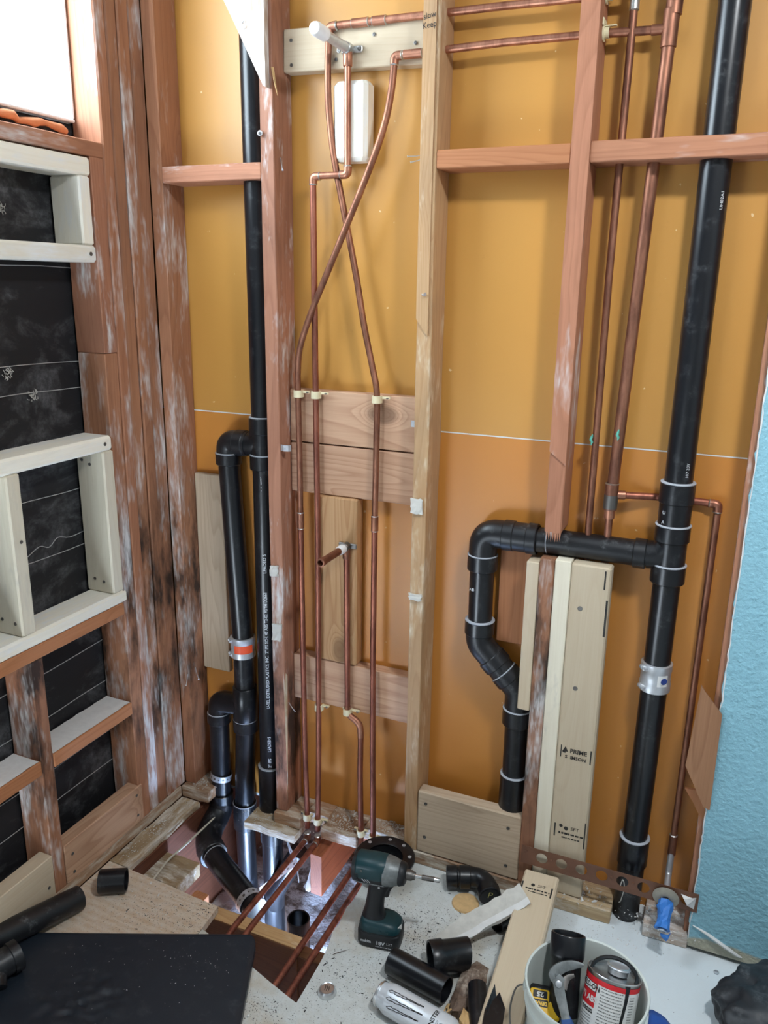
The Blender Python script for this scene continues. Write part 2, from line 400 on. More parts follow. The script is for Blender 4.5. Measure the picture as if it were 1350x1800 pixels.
# torn edge of the blue board
edge = [(1.492, .012)]; rnd = random.Random(3); z = .03
while z < 2.6:
    edge.append((1.4905+rnd.uniform(-.0035, .0035), z)); z += rnd.uniform(.008, .03)
bw = extrude_poly('wall_back_right', [(2.62, .012)]+edge+[(1.492, 2.62), (2.62, 2.62)], 'y', -.0135, -.001, 'blue_wall')
tag(bw, 'light blue textured drywall with a torn left edge', kind='structure')
# paper torn down the edge of the blue board
pe = []; z = .03
while z < 2.2:
    pe.append((1.4905+rnd.uniform(-.002, .001), z)); z += rnd.uniform(.01, .03)
mesh('torn_paper', [(x, -.0145, z) for x, z in pe]+[(x+.0015+rnd.uniform(0, .002), -.0142, z) for x, z in pe],
     [(i, i+1, len(pe)+i+1, len(pe)+i) for i in range(len(pe)-1)], 'gypsum', bw)
ts = catmull([(1.497, -.016, .075), (1.53, -.02, .066), (1.565, -.024, .052), (1.60, -.02, .032), (1.612, -.016, .026)], 5)
tube('paint_sliver', ts, [.001+.0035*math.sin(math.pi*(i+.5)/len(ts)) for i in range(len(ts))], 'gypsum', bw, 6)
# left wall: tarred felt over sheathing, with the window opening
wl = empty('wall_left', (-.1, -1.2, 0), kind='structure'); tag(wl, 'black building felt behind the left framing')
for lo, hi in (((-.112, -2.7, -.02), (-.095, .10, 1.907)), ((-.112, -.165, 1.907), (-.095, .10, 2.62)), ((-.112, -2.7, 1.907), (-.095, -1.10, 2.62)), ((-.112, -1.10, 2.58), (-.095, -.165, 2.62))):
    board('felt', lo, hi, 'felt', 'y', wl, bev=.0005)
for k, (z0, z1) in enumerate(((1.585, 1.578), (1.368, 1.352), (1.297, 1.288), (1.040, 1.030), (.884, .880), (.568, .592), (.45, .468), (.30, .312), (.20, .218))):
    pts = [(-.0925+.001*math.sin(i*1.3+k), -1.0+.1*i, z1+(z0-z1)*(.9-.1*i)/.9+.0015*math.sin(i*2+k)) for i in range(10)]
    tube('wire', pts, .0011, 'wire', wl, 5)
tube('wire', catmull([(-.0925, -.43, .90), (-.0925, -.39, .915), (-.0925, -.36, .905), (-.0925, -.33, .922), (-.0925, -.29, .912), (-.0925, -.235, .915)], 4), .0011, 'wire', wl, 5)
def tuft(p, s, seed):
    rnd = random.Random(seed); v, f = [], []
    for k in range(26):
        a = Vector([rnd.uniform(-1, 1)*s*m for m in (.3, 1, 1)])+Vector(p); b = a+Vector([rnd.uniform(-1, 1)*s*m for m in (.3, .7, .9)])
        g, h = tube_geo([a, (a+b)/2+Vector((.002, 0, -.002)), b], s*.07, 4); n = len(v); v += g; f += [tuple(i+n for i in q) for q in h]
    return mesh('plaster_tuft', v, f, 'plaster', wl)
for i, (y, z, s) in enumerate(((-.462, 1.50, .016), (-.43, 1.345, .011), (-.365, 1.285, .010), (-.40, 1.70, .008))): tuft((-.090, y, z), s, i)
board('wall_right', (2.60, -2.7, 0), (2.64, .10, 2.62), 'white_room', 'y', kind='structure')
board('wall_front', (-.11, -2.74, 0), (2.64, -2.70, 2.62), 'white_room', 'x', kind='structure')
board('ceiling', (-.13, -2.74, 2.62), (2.64, .12, 2.66), 'white_room', 'x', kind='structure')
# subfloor: two sheets around the hole
hole_r = [(.655, .09), (.655, -.03), (.664, -.075), (.672, -.102), (.678, -.15), (.682, -.20), (.676, -.232), (.679, -.262), (.684, -.29), (.680, -.32), (.690, -.36), (.696, -.406), (.699, -.47), (.701, -.540)]
fl = extrude_poly('floor', [(2.62, .09)]+hole_r+[(.62, -.516), (.549, -.493), (.46, -.468), (.382, -.448), (.382, -2.70), (2.62, -2.70)], 'z', 0, -.019, 'floor_board')
tag(fl, 'dusty particle board subfloor strewn with black shavings', kind='structure')
extrude_poly('panel', [(.002, -.350), (.063, -.353), (.217, -.359), (.300, -.366), (.373, -.368), (.380, -.447), (.380, -1.2), (.002, -1.2)], 'z', .0005, -.0185, 'floor_ply', fl)
# window in the left wall
wn = empty('window_1', (-.09, -.63, 1.9), kind='structure'); tag(wn, 'bright window above the left sill')
for lo, hi, ax in (((-.115, -1.09, 1.908), (-.075, -.168, 1.916), 'y'), ((-.115, -1.09, 2.53), (-.075, -.178, 2.57), 'y'), ((-.115, -.178, 1.916), (-.075, -.168, 2.53), 'z'), ((-.115, -1.09, 1.916), (-.075, -1.05, 2.53), 'z')):
    board('window_frame', lo, hi, 'vinyl', ax, wn, bev=.003)
board('pane', (-.100, -1.05, 1.916), (-.097, -.178, 2.53), 'pane', 'y', wn, bev=.0004)
ff = [(-.075+.004*math.sin(i*1.9), -.98+i*.02, 1.890+.0035*math.sin(i*1.1)+.002*math.sin(i*2.7)) for i in range(40)]
tube('foam_bead', ff, [.0085+.002*math.sin(i*1.7) for i in range(40)], 'foam_orange', wn, 8)

# ------------------------------------------------------------------ studs and framing
ZT = 2.615
def stud(name, lo, hi, mat, label, axis='z', cat='stud', **k):
    return board(name, lo, hi, mat, axis, label=label, cat=cat, **k)
G1 = 'studs bundled beside the window'
BL = [(-.1660, -.1290, 'stud_white', 'whitened stud whose top edge forms the window jamb'),
      (-.1262, -.0895, 'stud_left', 'plaster-smeared red stud, second of the bundle right of the window jamb'),
      (-.0868, -.0482, 'stud_left', 'plaster-smeared red stud, third of the bundle right of the window jamb'),
      (-.0452, -.0003, 'stud_left', 'plaster-smeared red stud of the left wall nearest the corner')]
for i, (y0, y1, m, l) in enumerate(BL):
    stud('wall_stud', (-.089, y0, .038), ((.0, -.0015, .001, -.001)[i], y1, ZT), m, l, group=G1, rough=.0012, n=14, bev=.0035)
stud('trimmer_stud', (-.089, -.2125, 1.3765), (.0, -.1685, 1.8265), 'stud_red', 'short upper trimmer under the window sill end, above a butt joint', rough=.001, n=5)
stud('trimmer_stud', (-.089, -.2125, .038), (-.001, -.1685, 1.3755), 'stud_left', 'long lower trimmer left of the bundled studs, blackened low down', rough=.001, n=10)
ce = stud('corner_stud', (-.0020, .0005, .038), (.036, .0885, ZT), 'stud_left', 'red corner stud where the left wall meets the orange wall', rough=.001, n=12)
sa = stud('wall_stud', (.328, 0, .038), (.3655, .0885, ZT), 'stud_rot', 'red stud right of the left vent pipe, rotted at its foot', rough=.0012, n=16)
sb = stud('wall_stud', (.739, 0, .038), (.7755, .0885, ZT), 'stud_tan', 'tan split stud between the copper risers and the drain trap', rough=.0016, n=18)
sc = stud('wall_stud', (1.069, 0, 1.004), (1.1065, .0885, ZT), 'stud_spat', 'red stud sawn off above the horizontal black drain arm', rough=.0012, n=10)
sd = stud('wall_stud', (1.478, 0.0005, .038), (1.515, .0885, ZT), 'stud_red', 'red stud along the torn edge of the blue wall', n=8)
sl = stud('cripple_stud', (1.0635, 0, .0385), (1.0985, .0885, .938), 'stud_left', 'stained red cripple stud below the drain arm', rough=.0015, n=12)
# loosened faces of the split studs
extrude_poly('split_face', [(.7385, 1.475), (.7385, 2.3), (.768, 2.3), (.768, 1.437)], 'y', -.004, .0005, 'stud_tan', sb)
extrude_poly('split_face', [(1.0685, 1.195), (1.0685, 2.3), (1.1065, 2.3), (1.1065, 1.165)], 'y', -.0035, .0005, 'stud_spat', sc)
for k in range(7):   # broken fibres at the sawn foot
    x = 1.072+.005*k; mesh('splinter', [(x, .0, 1.006), (x+.005, .0, 1.006), (x+.0045, .012, 1.006), (x+.0025, .004, .985-.008*random.random())], [(0, 1, 3), (1, 2, 3), (2, 0, 3), (0, 2, 1)], 'stud_red', sc)
mesh('splinter', [(.362, -.001, .50), (.368, .012, .48), (.3655, .004, .06), (.372, .0, .30)], [(0, 1, 2), (0, 2, 3), (0, 3, 1), (1, 3, 2)], 'plate_old', sa)
mesh('splinter', [(.3635, -.002, 2.03), (.368, .004, 2.03), (.385, -.01, 1.965), (.3735, -.004, 1.99)], [(0, 1, 2), (0, 2, 3), (0, 3, 1), (1, 3, 2)], 'wood_splint', sa)
# let-in brace whitened with plaster, off the top of the picture
br = extrude_poly('diagonal_brace', [(.2345, 2.205), (.15, 2.36), (.15, 2.5), (.358, 2.5), (.358, 1.985), (.352, 1.988)], 'y', -.019, -.0006, 'plate_dusty')
tag(br, 'white plastered diagonal brace ending on the left stud', 'brace')
mesh('staple', *tube_geo([(.30, -.0195, 2.12), (.308, -.024, 2.125), (.312, -.024, 2.115), (.304, -.0195, 2.108)], .001, 5), 'galv', br)
# fire blocking between studs
G2 = 'fire blocks across the orange wall'
board('fire_block', (.0365, .0, 1.790), (.3275, .0885, 1.8285), 'stud_red', 'x', label='short red block left of the vent pipe, under the corner', cat='block', group=G2, rough=.0008, n=5)
board('fire_block', (.776, .0, 1.7965), (1.0685, .0885, 1.8345), 'fir_red', 'x', label='red grained block between the tan stud and the red stud', cat='block', group=G2, rough=.001, n=6)
bk = board('fire_block', (1.107, .0, 1.7965), (1.4775, .0885, 1.8365), 'stud_white', 'x', label='whitened block crossing in front of the right stack pipe', cat='block', group=G2, rough=.001, n=6)
# backing boards of the shower bay
tb = board('backing_board', (.366, .052, 2.024), (.7385, .0885, 2.115), 'pine', 'x', label='top backing board behind the capped shower nipple', cat='board', rot=Matrix.Rotation(R(1.6), 3, 'Y'))
for x, z in ((.388, 2.095), (.388, 2.043), (.505, 2.045), (.60, 2.088), (.70, 2.062)): screw((x, .0505, z), (0, -1, 0), tb)
board('pine_block', (.500, .040, 1.826), (.588, .0885, 1.998), 'pine_white', label='bright white short block behind the upper copper drop', cat='block', bev=.009)
wb1 = board('backing_board', (.3665, .056, 1.1475), (.7385, .0885, 1.285), 'fir', 'x', label='upper of the two knotty boards strapping the copper risers', cat='board')
wb2 = board('backing_board', (.3665, .056, 1.0105), (.7385, .0885, 1.1435), 'fir', 'x', label='lower of the two knotty boards strapping the copper risers', cat='board')
v2 = board('upright_block', (.438, .046, .534), (.566, .0885, 1.009), 'fir_up', label='upright knotty block behind the tub spout nipple', cat='block', bev=.004)
lb = board('backing_board', (.3665, .051, .3925), (.7385, .0885, .5315), 'fir', 'x', label='low fir board below the upright block', cat='board')
ub = board('lumber_block', (.777, .0, .0395), (1.0625, .038, .230), 'fir_dull', 'x', label='wide greyish board on edge between studs at the floor', cat='board', bev=.003)
for x, z in ((.80, .195), (.80, .09), (1.03, .19), (1.03, .075)): screw((x, -.0002, z), (0, -1, 0), ub, .005, 'steel_dark')
board('scrap_board', (.038, .0705, .411), (.131, .0885, 1.022), 'fir_dull', label='thin board behind the left drain drop', cat='board')
board('scrap_board', (.950, .0705, .678), (1.040, .0885, .925), 'fir_red', label='reddish board behind the drain trap', cat='board')
board('sister_stud', (1.032, .002, .537), (1.0625, .0885, .926), 'pine', label='short narrow new stick against the left of the cripple stud', cat='stud')
s1 = board('sister_stud', (1.0995, .001, .0395), (1.1370, .0885, .940), 'pine_pale', label='pale new stud on edge right of the cripple stud', cat='stud')
s2 = board('sister_stud', (1.1378, .0, .0395), (1.2285, .038, .938), 'pine', label='wide stamped new stud standing right of the cripple stud', cat='stud', bev=.004)
for x, z in ((1.165, .83), (1.17, .625)): lathe('screw_hole', [(.006, -.0002), (.0055, .0004), (.003, .0002)], (x, -.0003, z), (0, -1, 0), 'steel_dark', s2, 10)
F = (0, -.0008, 0)
def stamp(s, size, x, z, par, sq=1., bold=.0): text('stamp_text', s, size, (x, -.0008, z), (1, 0, 0), (0, 0, 1), 'black_ink', par, sq, bold)
stamp('PRIME', .0165, 1.191, .456, s2, .95, .0004); stamp('S  IMSON', .0125, 1.185, .438, s2, 1., .0004)
extrude_poly('stamp_mark', [(1.153, .448), (1.160, .448), (1.160, .452), (1.166, .452), (1.159, .466), (1.152, .452)], 'y', -.0008, -.0004, 'black_ink', s2)
for x0, x1, z0, z1 in ((1.1475, 1.150, .435, .468), (1.2195, 1.2225, .430, .468), (1.1475, 1.151, .207, .245), (1.2225, 1.2255, .190, .265), (1.222, 1.2265, .77, .86), (1.214, 1.2175, .885, .93)):
    extrude_poly('stamp_mark', [(x0, z0), (x1, z0), (x1, z1), (x0, z1)], 'y', -.0008, -.0003, 'black_ink', s2)
stamp('SFT', .014, 1.199, .238, s2)
def dashes(par, o, right, up, w, h, n_, seed, mat='black_ink', name='stamp_mark', wrap=None):
    """a line of smudged, unreadable print as short raised bars"""
    rnd = random.Random(seed); v, f = [], []; x = -w/2; right, up = Vector(right).normalized(), Vector(up).normalized()
    while x < w/2:
        l = rnd.uniform(.5, 1.6)*w/n_; x2 = min(x+l, w/2); a_ = h*rnd.uniform(.7, 1); b = len(v)
        for px_, py_ in ((x, -a_/2), (x2, -a_/2), (x2, a_/2), (x, a_/2)): v.append(wrap(px_, py_) if wrap else Vector(o)+right*px_+up*py_)
        f.append((b, b+1, b+2, b+3)); x = x2+rnd.uniform(.15, .5)*w/n_
    return mesh(name, v, f, mat, par)
dashes(s2, (1.190, -.0008, .221), (1, 0, 0), (0, 0, 1), .062, .006, 9, 1); dashes(s2, (1.190, -.0008, .209), (1, 0, 0), (0, 0, 1), .045, .004, 8, 2)
lathe('stamp_mark', [(.0055, 0), (.0054, .0003)], (1.177, -.0005, .236), (0, -1, 0), 'black_ink', s2, 12)
lathe('stamp_mark', [(.0045, 0), (.0044, .0003)], (1.164, -.0005, .241), (0, -1, 0), 'black_ink', s2, 12)
# bottom plates
G3 = 'bottom plates of the orange wall'
board('bottom_plate', (.0, -.022, .0005), (.098, .0885, .0375), 'plate', 'x', label='gnawed plate end in the corner beside the drain drop', cat='plate', rough=.002, n=4, group=G3)
board('bottom_plate', (.3285, -.015, .0005), (.416, .0885, .0375), 'plate', 'x', label='plate stub under the rotted stud beside the copper', cat='plate', rough=.002, n=3, group=G3)
board('bottom_plate', (.489, -.021, .0005), (.601, .0885, .0375), 'plate', 'x', label='dusty plate between the two pairs of copper pipes', cat='plate', rough=.002, n=4, group=G3)
board('bottom_plate', (.417, .030, .0005), (.488, .0885, .0375), 'plate', 'x', label='notched plate behind the left pair of copper pipes', cat='plate', rough=.002, n=3, group=G3)
board('bottom_plate', (.602, .030, .0005), (.738, .0885, .0375), 'plate', 'x', label='notched plate behind the right pair of copper pipes', cat='plate', rough=.002, n=3, group=G3)
board('bottom_plate', (.739, -.004, .0005), (1.0985, .0885, .0378), 'plate', 'x', label='plate under the wide greyish board', cat='plate', rough=.001, n=6, group=G3)
board('bottom_plate', (1.0995, -.012, .0005), (1.306, .0885, .0385), 'plate_old', 'x', label='rough sawn plate left of the stack pipe foot', cat='plate', rough=.0015, n=5, group=G3)
board('bottom_plate', (1.385, -.014, .0005), (1.490, .0885, .0385), 'plate_dusty', 'x', label='plaster-caked plate under the blue taped stub', cat='plate', rough=.0015, n=4, group=G3)
board('old_floor_plank', (.242, -.046, -.026), (.414, .075, -.0002), 'plate_old', 'x', label='broken old floor plank around the vent pipe foot', cat='plank', rough=.004, n=6)
board('bottom_plate', (-.089, -1.3, .0008), (.0, -.023, .0375), 'plate', 'y', label='plate along the foot of the left wall', cat='plate', rough=.001, n=12)
board('old_floor_plank', (.0, -.349, -.02), (.068, -.024, -.0005), 'plate_old', 'y', label='old floor strip along the left plate at the hole', cat='plank', rough=.004, n=12)
# framing of the left wall
G4 = 'white niche framing'
Y0 = -.95
board('niche_rail', (-.089, Y0, 1.783), (.0015, -.2145, 1.823), 'pine_white', 'y', label='white rail directly under the window sill', cat='rail', group=G4, bev=.005)
board('niche_post', (-.089, -.2545, 1.630), (.0, -.2175, 1.7825), 'pine_white', label='short white post under the window sill rail', cat='post', group=G4, bev=.004)
nb = board('niche_rail', (-.089, Y0, 1.591), (.0015, -.214, 1.6295), 'pine_white', 'y', label='white rail at the foot of the short post', cat='rail', group=G4, bev=.006)
nt = board('niche_rail', (-.089, Y0, 1.136), (.0025, -.2130, 1.1735), 'pine_white', 'y', label='white top rail of the large niche frame', cat='rail', group=G4, bev=.006)
npr = board('niche_post', (-.089, -.2480, .7535), (.0, -.2090, 1.1355), 'pine_pale', label='white right post of the large niche frame', cat='post', group=G4, bev=.004)
npl = board('niche_post', (-.089, -.5490, .7535), (.0, -.5090, 1.1355), 'pine_pale', label='white left post of the large niche frame', cat='post', group=G4, bev=.004)
ns = board('niche_rail', (-.089, Y0, .7195), (.002, -.1985, .753), 'pine_white', 'y', label='white bottom rail of the large niche frame', cat='rail', group=G4, bev=.006)
for par, pts in ((nb, ((-.236, 1.610),)), (nt, ((-.24, 1.155),))):
    for y, z in pts: screw((.0025, y, z), (1, 0, 0), par, .005)
for par, y, pts in ((npr, -.2485, ((-.07, 1.11), (-.045, 1.10), (-.06, .79), (-.03, .785))), (npl, -.5495, ((-.06, .79), (-.02, .785), (-.05, 1.0)))):
    for x, z in pts: screw((x, y, z), (0, -1, 0), par, .0045)
screw((.0022, -.527, .98), (1, 0, 0), npl, .0045)
tag(board('window_sill_board', (-.089, Y0, 1.8270), (.0, -.1670, 1.8610), 'stud_white', 'y', rough=.001, n=8), 'red sill board with plaster below the window', 'sill')
tag(board('sill_plate', (-.089, Y0, .6845), (.0, -.2135, .719), 'fir_red', 'y'), 'brown board under the large niche frame', 'plate')
tag(board('wall_stud', (-.089, -.5390, .038), (.0, -.5010, .684), 'stud_left', rough=.001, n=7), 'short brown stud below the niche frame', 'stud')
tag(board('fire_block', (-.089, -.5005, .384), (.001, -.2130, .421), 'fir_red', 'y', rough=.001, n=4), 'dust-topped block right of the short brown stud', 'block')
tag(board('fire_block', (-.089, Y0, .386), (.001, -.5395, .424), 'fir_red', 'y', rough=.001, n=4), 'dust-topped block left of the short brown stud', 'block')
bR = tag(board('floor_block', (-.040, -.5005, .0385), (.002, -.2000, .154), 'fir', 'y'), 'low board on edge right of the short brown stud', 'board')
bL = tag(board('floor_block', (-.040, Y0, .0385), (.002, -.5395, .156), 'pine', 'y'), 'low board on edge left of the short brown stud', 'board')
for par, pts in ((bR, ((-.225, .13), (-.225, .065), (-.475, .115), (-.475, .06))), (bL, ((-.56, .075),))):
    for y, z in pts: screw((.0025, y, z), (1, 0, 0), par, .0045)
# dust lying on the two blocks
for y0, y1, z in ((-.497, -.216, .4215), (-.945, -.543, .4245)):
    v, f = [], []; nx, ny = 6, 24
    for i in range(ny+1):
        for j in range(nx+1):
            v.append((-.086+.083*j/nx, y0+(y1-y0)*i/ny, z+.004*max(0, noise.noise((j*.6, i*.5, z)))+.0006))
    for i in range(ny):
        for j in range(nx): a = i*(nx+1)+j; f.append((a, a+1, a+nx+2, a+nx+1))
    tag(mesh('plaster_dust', v, f, 'gypsum', smooth=True), 'grey plaster dust on the block '+('right' if y0 > -.5 else 'left')+' of the short brown stud', 'dust', kind='stuff')
# floor framing seen through the hole
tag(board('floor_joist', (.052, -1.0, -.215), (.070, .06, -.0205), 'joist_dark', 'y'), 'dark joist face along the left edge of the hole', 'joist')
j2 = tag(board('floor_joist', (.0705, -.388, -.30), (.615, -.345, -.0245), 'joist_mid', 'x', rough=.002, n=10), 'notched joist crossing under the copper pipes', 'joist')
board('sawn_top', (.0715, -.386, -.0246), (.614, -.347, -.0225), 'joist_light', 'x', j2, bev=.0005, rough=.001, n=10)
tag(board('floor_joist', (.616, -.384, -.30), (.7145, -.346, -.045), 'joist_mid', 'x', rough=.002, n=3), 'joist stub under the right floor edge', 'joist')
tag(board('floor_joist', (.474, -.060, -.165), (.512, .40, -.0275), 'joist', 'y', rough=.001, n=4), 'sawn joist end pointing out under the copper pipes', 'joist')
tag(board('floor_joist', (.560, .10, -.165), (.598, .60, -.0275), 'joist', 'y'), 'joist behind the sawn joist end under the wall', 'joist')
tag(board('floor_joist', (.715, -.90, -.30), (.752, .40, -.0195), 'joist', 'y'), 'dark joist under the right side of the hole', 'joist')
tag(board('floor_joist', (.0705, -.90, -.215), (.72, -.862, -.0195), 'joist', 'x'), 'dark joist far under the front floor sheet', 'joist')
tag(board('joist_blocking', (.0705, -.300, -.105), (.185, -.190, -.060), 'plate_old', 'x', rough=.003, n=4), 'dirty blocking in the left of the hole', 'block')
tag(board('joist_blocking', (.19, -.30, -.36), (.235, -.22, -.13), 'fir_red', rough=.003, n=4), 'splintered red block under the slanted drain', 'block')
gv, gf = [], []; n = 40
for i in range(n+1):
    for j in range(n+1):
        x, y = -.2+2.2*j/n, -1.3+2.2*i/n; gv.append((x, y, -.52+.06*noise.noise((x*5, y*5, 0))))
for i in range(n):
    for j in range(n): a = i*(n+1)+j; gf.append((a, a+1, a+n+2, a+n+1))
tag(mesh('ground', gv, gf, 'soil', smooth=True), 'pale rubble ground below the floor hole', kind='structure')
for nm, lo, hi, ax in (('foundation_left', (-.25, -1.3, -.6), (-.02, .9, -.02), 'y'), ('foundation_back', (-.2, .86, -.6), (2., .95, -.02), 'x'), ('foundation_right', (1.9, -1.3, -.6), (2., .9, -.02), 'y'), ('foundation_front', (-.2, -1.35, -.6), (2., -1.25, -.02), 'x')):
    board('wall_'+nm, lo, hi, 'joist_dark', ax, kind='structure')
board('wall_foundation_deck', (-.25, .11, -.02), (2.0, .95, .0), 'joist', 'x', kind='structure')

# ------------------------------------------------------------------ black drain, waste and vent pipe
RP, RH = .0302, .0365
YC = .047
def seg(a, b, par, r=RP, name='pipe', mat='abs', s=28): return tube(name, [a, b], r, mat, par, s)
def band_clamp(p, par, r, h, label_mat, mark=None):
    """stainless shielded coupling around a vertical pipe"""
    x, y, z = p
    b = lathe('band_clamp', [(r, 0), (r+.002, .001), (r+.002, h*.27), (r+.0008, h*.31), (r+.0008, h*.69), (r+.002, h*.73), (r+.002, h-.001), (r, h)], p, (0, 0, 1), 'galv', par, 32)
    for k in (.16, .84):
        q = Vector((x-r*.80, y-r*.72, z+h*k)); d = Vector((.72, -.80, 0)).normalized()
        lathe('clamp_screw', [(.0045, -.011), (.0055, -.009), (.0055, -.003), (.0035, -.002), (.0035, .012)], q, d, 'galv', b, 10)
        board('screw_housing', q+Vector((.0-.002, -.005, -.006)), q+Vector((.012, .005, .006)), 'galv', 'x', b, .001)
    a0, a1 = R(-78), R(-38) if mark else R(-8)
    if not mark: a0 = R(-100)
    v, f = [], []
    for i in range(9):
        a = a0+(a1-a0)*i/8
        for k in (.30, .70): v.append((x+(r+.0016)*math.cos(a), y+(r+.0016)*math.sin(a), z+h*k))
    for i in range(8): f.append((2*i, 2*i+2, 2*i+3, 2*i+1))
    lb = mesh('label', v, f, label_mat, b)
    return b
# left vent with its drop
LV = empty('vent_pipe', (.285, YC, 0), 'black vent and drain pipes in the left bay beside the corner', 'pipe')
X = .285
seg((X-.003, YC, ZT), (X+.001, YC, 1.205), LV)
bead((X, YC, 1.205), (0, 0, 1), RP+.005, LV)
tee = hub('tee_fitting', (X, YC, 1.160), (X, YC, 1.204), RH, 'abs', LV)
hub('hub', (X, YC, 1.063), (X, YC, 1.103), RH, 'abs', tee); seg((X, YC, 1.10), (X, YC, 1.165), tee, RP+.003, 'tee_body')
bead((X, YC, 1.103), (0, 0, 1), RH, LV)
tube('branch', fillet([(X, YC, 1.165), (X-.018, YC, 1.130), (X-.055, YC, 1.1285)], .02), RP+.001, 'abs', tee, 24)
el = tube('elbow_fitting', fillet([(X-.045, YC, 1.1285), (.174, YC, 1.1285), (.174, YC, 1.085)], .045, 8), RP+.003, 'abs_dusty', LV, 24)
hub('hub', (X-.052, YC, 1.1285), (X-.082, YC, 1.1285), RH-.001, 'abs_dusty', el); hub('hub', (.174, YC, 1.066), (.174, YC, 1.098), RH, 'abs', el)
bead((.174, YC, 1.098), (0, 0, 1), RH, LV)
seg((.174, YC, 1.075), (.199, YC, .545), LV)
bc = band_clamp((.1985, YC, .492), LV, .0345, .062, 'orange_label')
seg((.199, YC, .50), (.2005, YC, .385), LV)
wy = tube('wye_fitting', [(.2005, YC, .392), (.2005, YC, .39), (.1985, YC, .280), (.1985, YC, .276)], [RH-.002, RH, RH, RH-.002], 'abs', LV, 24)
hub('hub', (.1985, YC, .245), (.1985, YC, .283), RH+.001, 'abs', wy)
tube('branch', fillet([(.1985, YC, .33), (.155, YC, .325), (.104, YC, .322), (.103, YC, .27)], .04, 7), RP+.003, 'abs', wy, 24)
hub('hub', (.103, YC, .250), (.103, YC, .284), RH, 'abs', wy); bead((.103, YC, .284), (0, 0, 1), RH-.001, LV); bead((.1985, YC, .284), (0, 0, 1), RH, LV)
seg((.103, YC, .27), (.099, YC, -.02), LV); hub('coupling', (.0995, YC, -.055), (.0995, YC, .0), RH, 'abs', LV)
seg((.1985, YC, .26), (.185, YC, -.02), LV)
hub('coupling', (.184, YC, -.10), (.185, YC, -.01), RH, 'abs', LV); seg((.184, YC, -.09), (.17, YC+.03, -.53), LV, RP)
bead((.185, YC, -.012), (0, 0, 1), RH, LV, t=.0015)
# slanted drain from the drop into the hole
sw = tube('sweep_elbow', catmull([(.0995, YC, -.04), (.0985, .030, -.065), (.103, -.015, -.084), (.122, -.062, -.088), (.152, -.100, -.088), (.178, -.120, -.0885)], 5), .0385, 'abs_dusty', LV, 24)
hub('hub', (.150, -.096, -.088), (.184, -.1215, -.0885), .042, 'abs_dusty', sw)
dp = seg((.17, -.1135, -.088), (.405, -.243, -.100), LV, .0335); bead((.186, -.1225, -.088), (.235, -.13, -.01), .0345, LV, t=.001)
# lower run of the vent
pl = seg((X+.001, YC, 1.10), (X-.003, YC, .15), LV)
hp = (X-.003, YC)
bead((*hp, .147), (0, 0, 1), RH, LV)
hub('coupling', (*hp, -.12), (*hp, .147), RH, 'abs', LV); seg((*hp, -.10), (X, YC, -.53), LV, RP+.002)
tube('branch', fillet([(X, YC, -.36), (X+.02, YC-.03, -.28), (X+.10, YC-.01, -.12)], .03), RP, 'abs', LV, 20)
fd = (.62, -1, 0)
for z, s in ((1.03, 'U-TEL'), (.80, 'LEADED S'), (.535, 'U-TEL EXTRUDED PLASTICS, INC.  2" IPS SCH. 40 ABS T2-02 ASTM D2661'), (.235, 'LEADED S'), (.172, '2" IPS')):
    L = {1.03: .045, .80: .055, .535: .36, .235: .05, .172: .03}[z]
    v, f = text_geo(s, .014); w = max(p[0] for p in v)-min(p[0] for p in v)
    pipe_text('printed_text', s, .0125, (X-.001, YC, z), (0, 0, 1), (.50, -1, 0), RP, 'white_print', pl, squash=L/(w*.0125/.014), bold=.0003)
# right stack
RS = empty('stack_pipe', (1.3455, YC, 0), 'large black stack pipe with the drain arm and trap bend right of centre', 'pipe')
X = 1.3455
seg((X+.003, YC, ZT), (X, YC, 1.13), RS)
bead((X, YC, 1.143), (0, 0, 1), RH+.0005, RS, t=.0022)
cp = hub('coupling', (X, YC, 1.096), (X, YC, 1.142), RH+.001, 'abs', RS); hub('sleeve', (X, YC, 1.045), (X, YC, 1.098), RH-.0015, 'abs', cp)
for z, s in ((1.078, 'U'), (1.056, 'A')): pipe_text('moulded_mark', s, .011, (X, YC, z), (1, 0, 0), (-.3, -1, 0), 1.0, 'white_print', cp) if 0 else text('moulded_mark', s, .011, (X-.021, YC-.0305, z), (1, -.55, 0), (0, 0, 1), 'white_print', cp)
bead((X, YC, 1.046), (0, 0, 1), RH+.002, RS, t=.0022)
te = hub('tee_fitting', (X, YC, 1.008), (X, YC, 1.045), RH+.0015, 'abs', RS)
hub('hub', (X, YC, .910), (X, YC, .952), RH+.0015, 'abs', te); seg((X, YC, .945), (X, YC, 1.015), te, RP+.004, 'tee_body')
bead((X, YC, .953), (0, 0, 1), RH+.002, RS, t=.0022)
tube('branch', fillet([(X, YC, 1.0), (X-.02, YC, .972), (X-.05, YC, .969)], .02), RP+.002, 'abs', te, 24)
hub('hub', (X-.050, YC, .969), (X-.078, YC, .969), RH-.002, 'abs_dusty', te)
seg((X-.06, YC, .969), (1.03, YC, .969), RS, RP, mat='abs_dusty')
c2 = hub('coupling', (.978, YC, .969), (1.046, YC, .969), RH-.001, 'abs_dusty', RS); hub('ridge', (1.020, YC, .969), (1.046, YC, .969), RH+.001, 'abs_dusty', c2)
bead((1.07, YC, .969), (1, 0, 0.05), RP+.0005, RS, t=.0015)
e2 = tube('elbow_fitting', fillet([(.985, YC, .969), (.9115, YC, .969), (.9115, YC, .890)], .06, 10), RP+.0045, 'abs_dusty', RS, 24)
hub('hub', (.990, YC, .969), (.962, YC, .969), RH+.001, 'abs_dusty', e2); hub('hub', (.9115, YC, .872), (.9115, YC, .912), RH+.001, 'abs', e2)
bead((.9115, YC, .912), (0, 0, 1), RH+.001, RS)
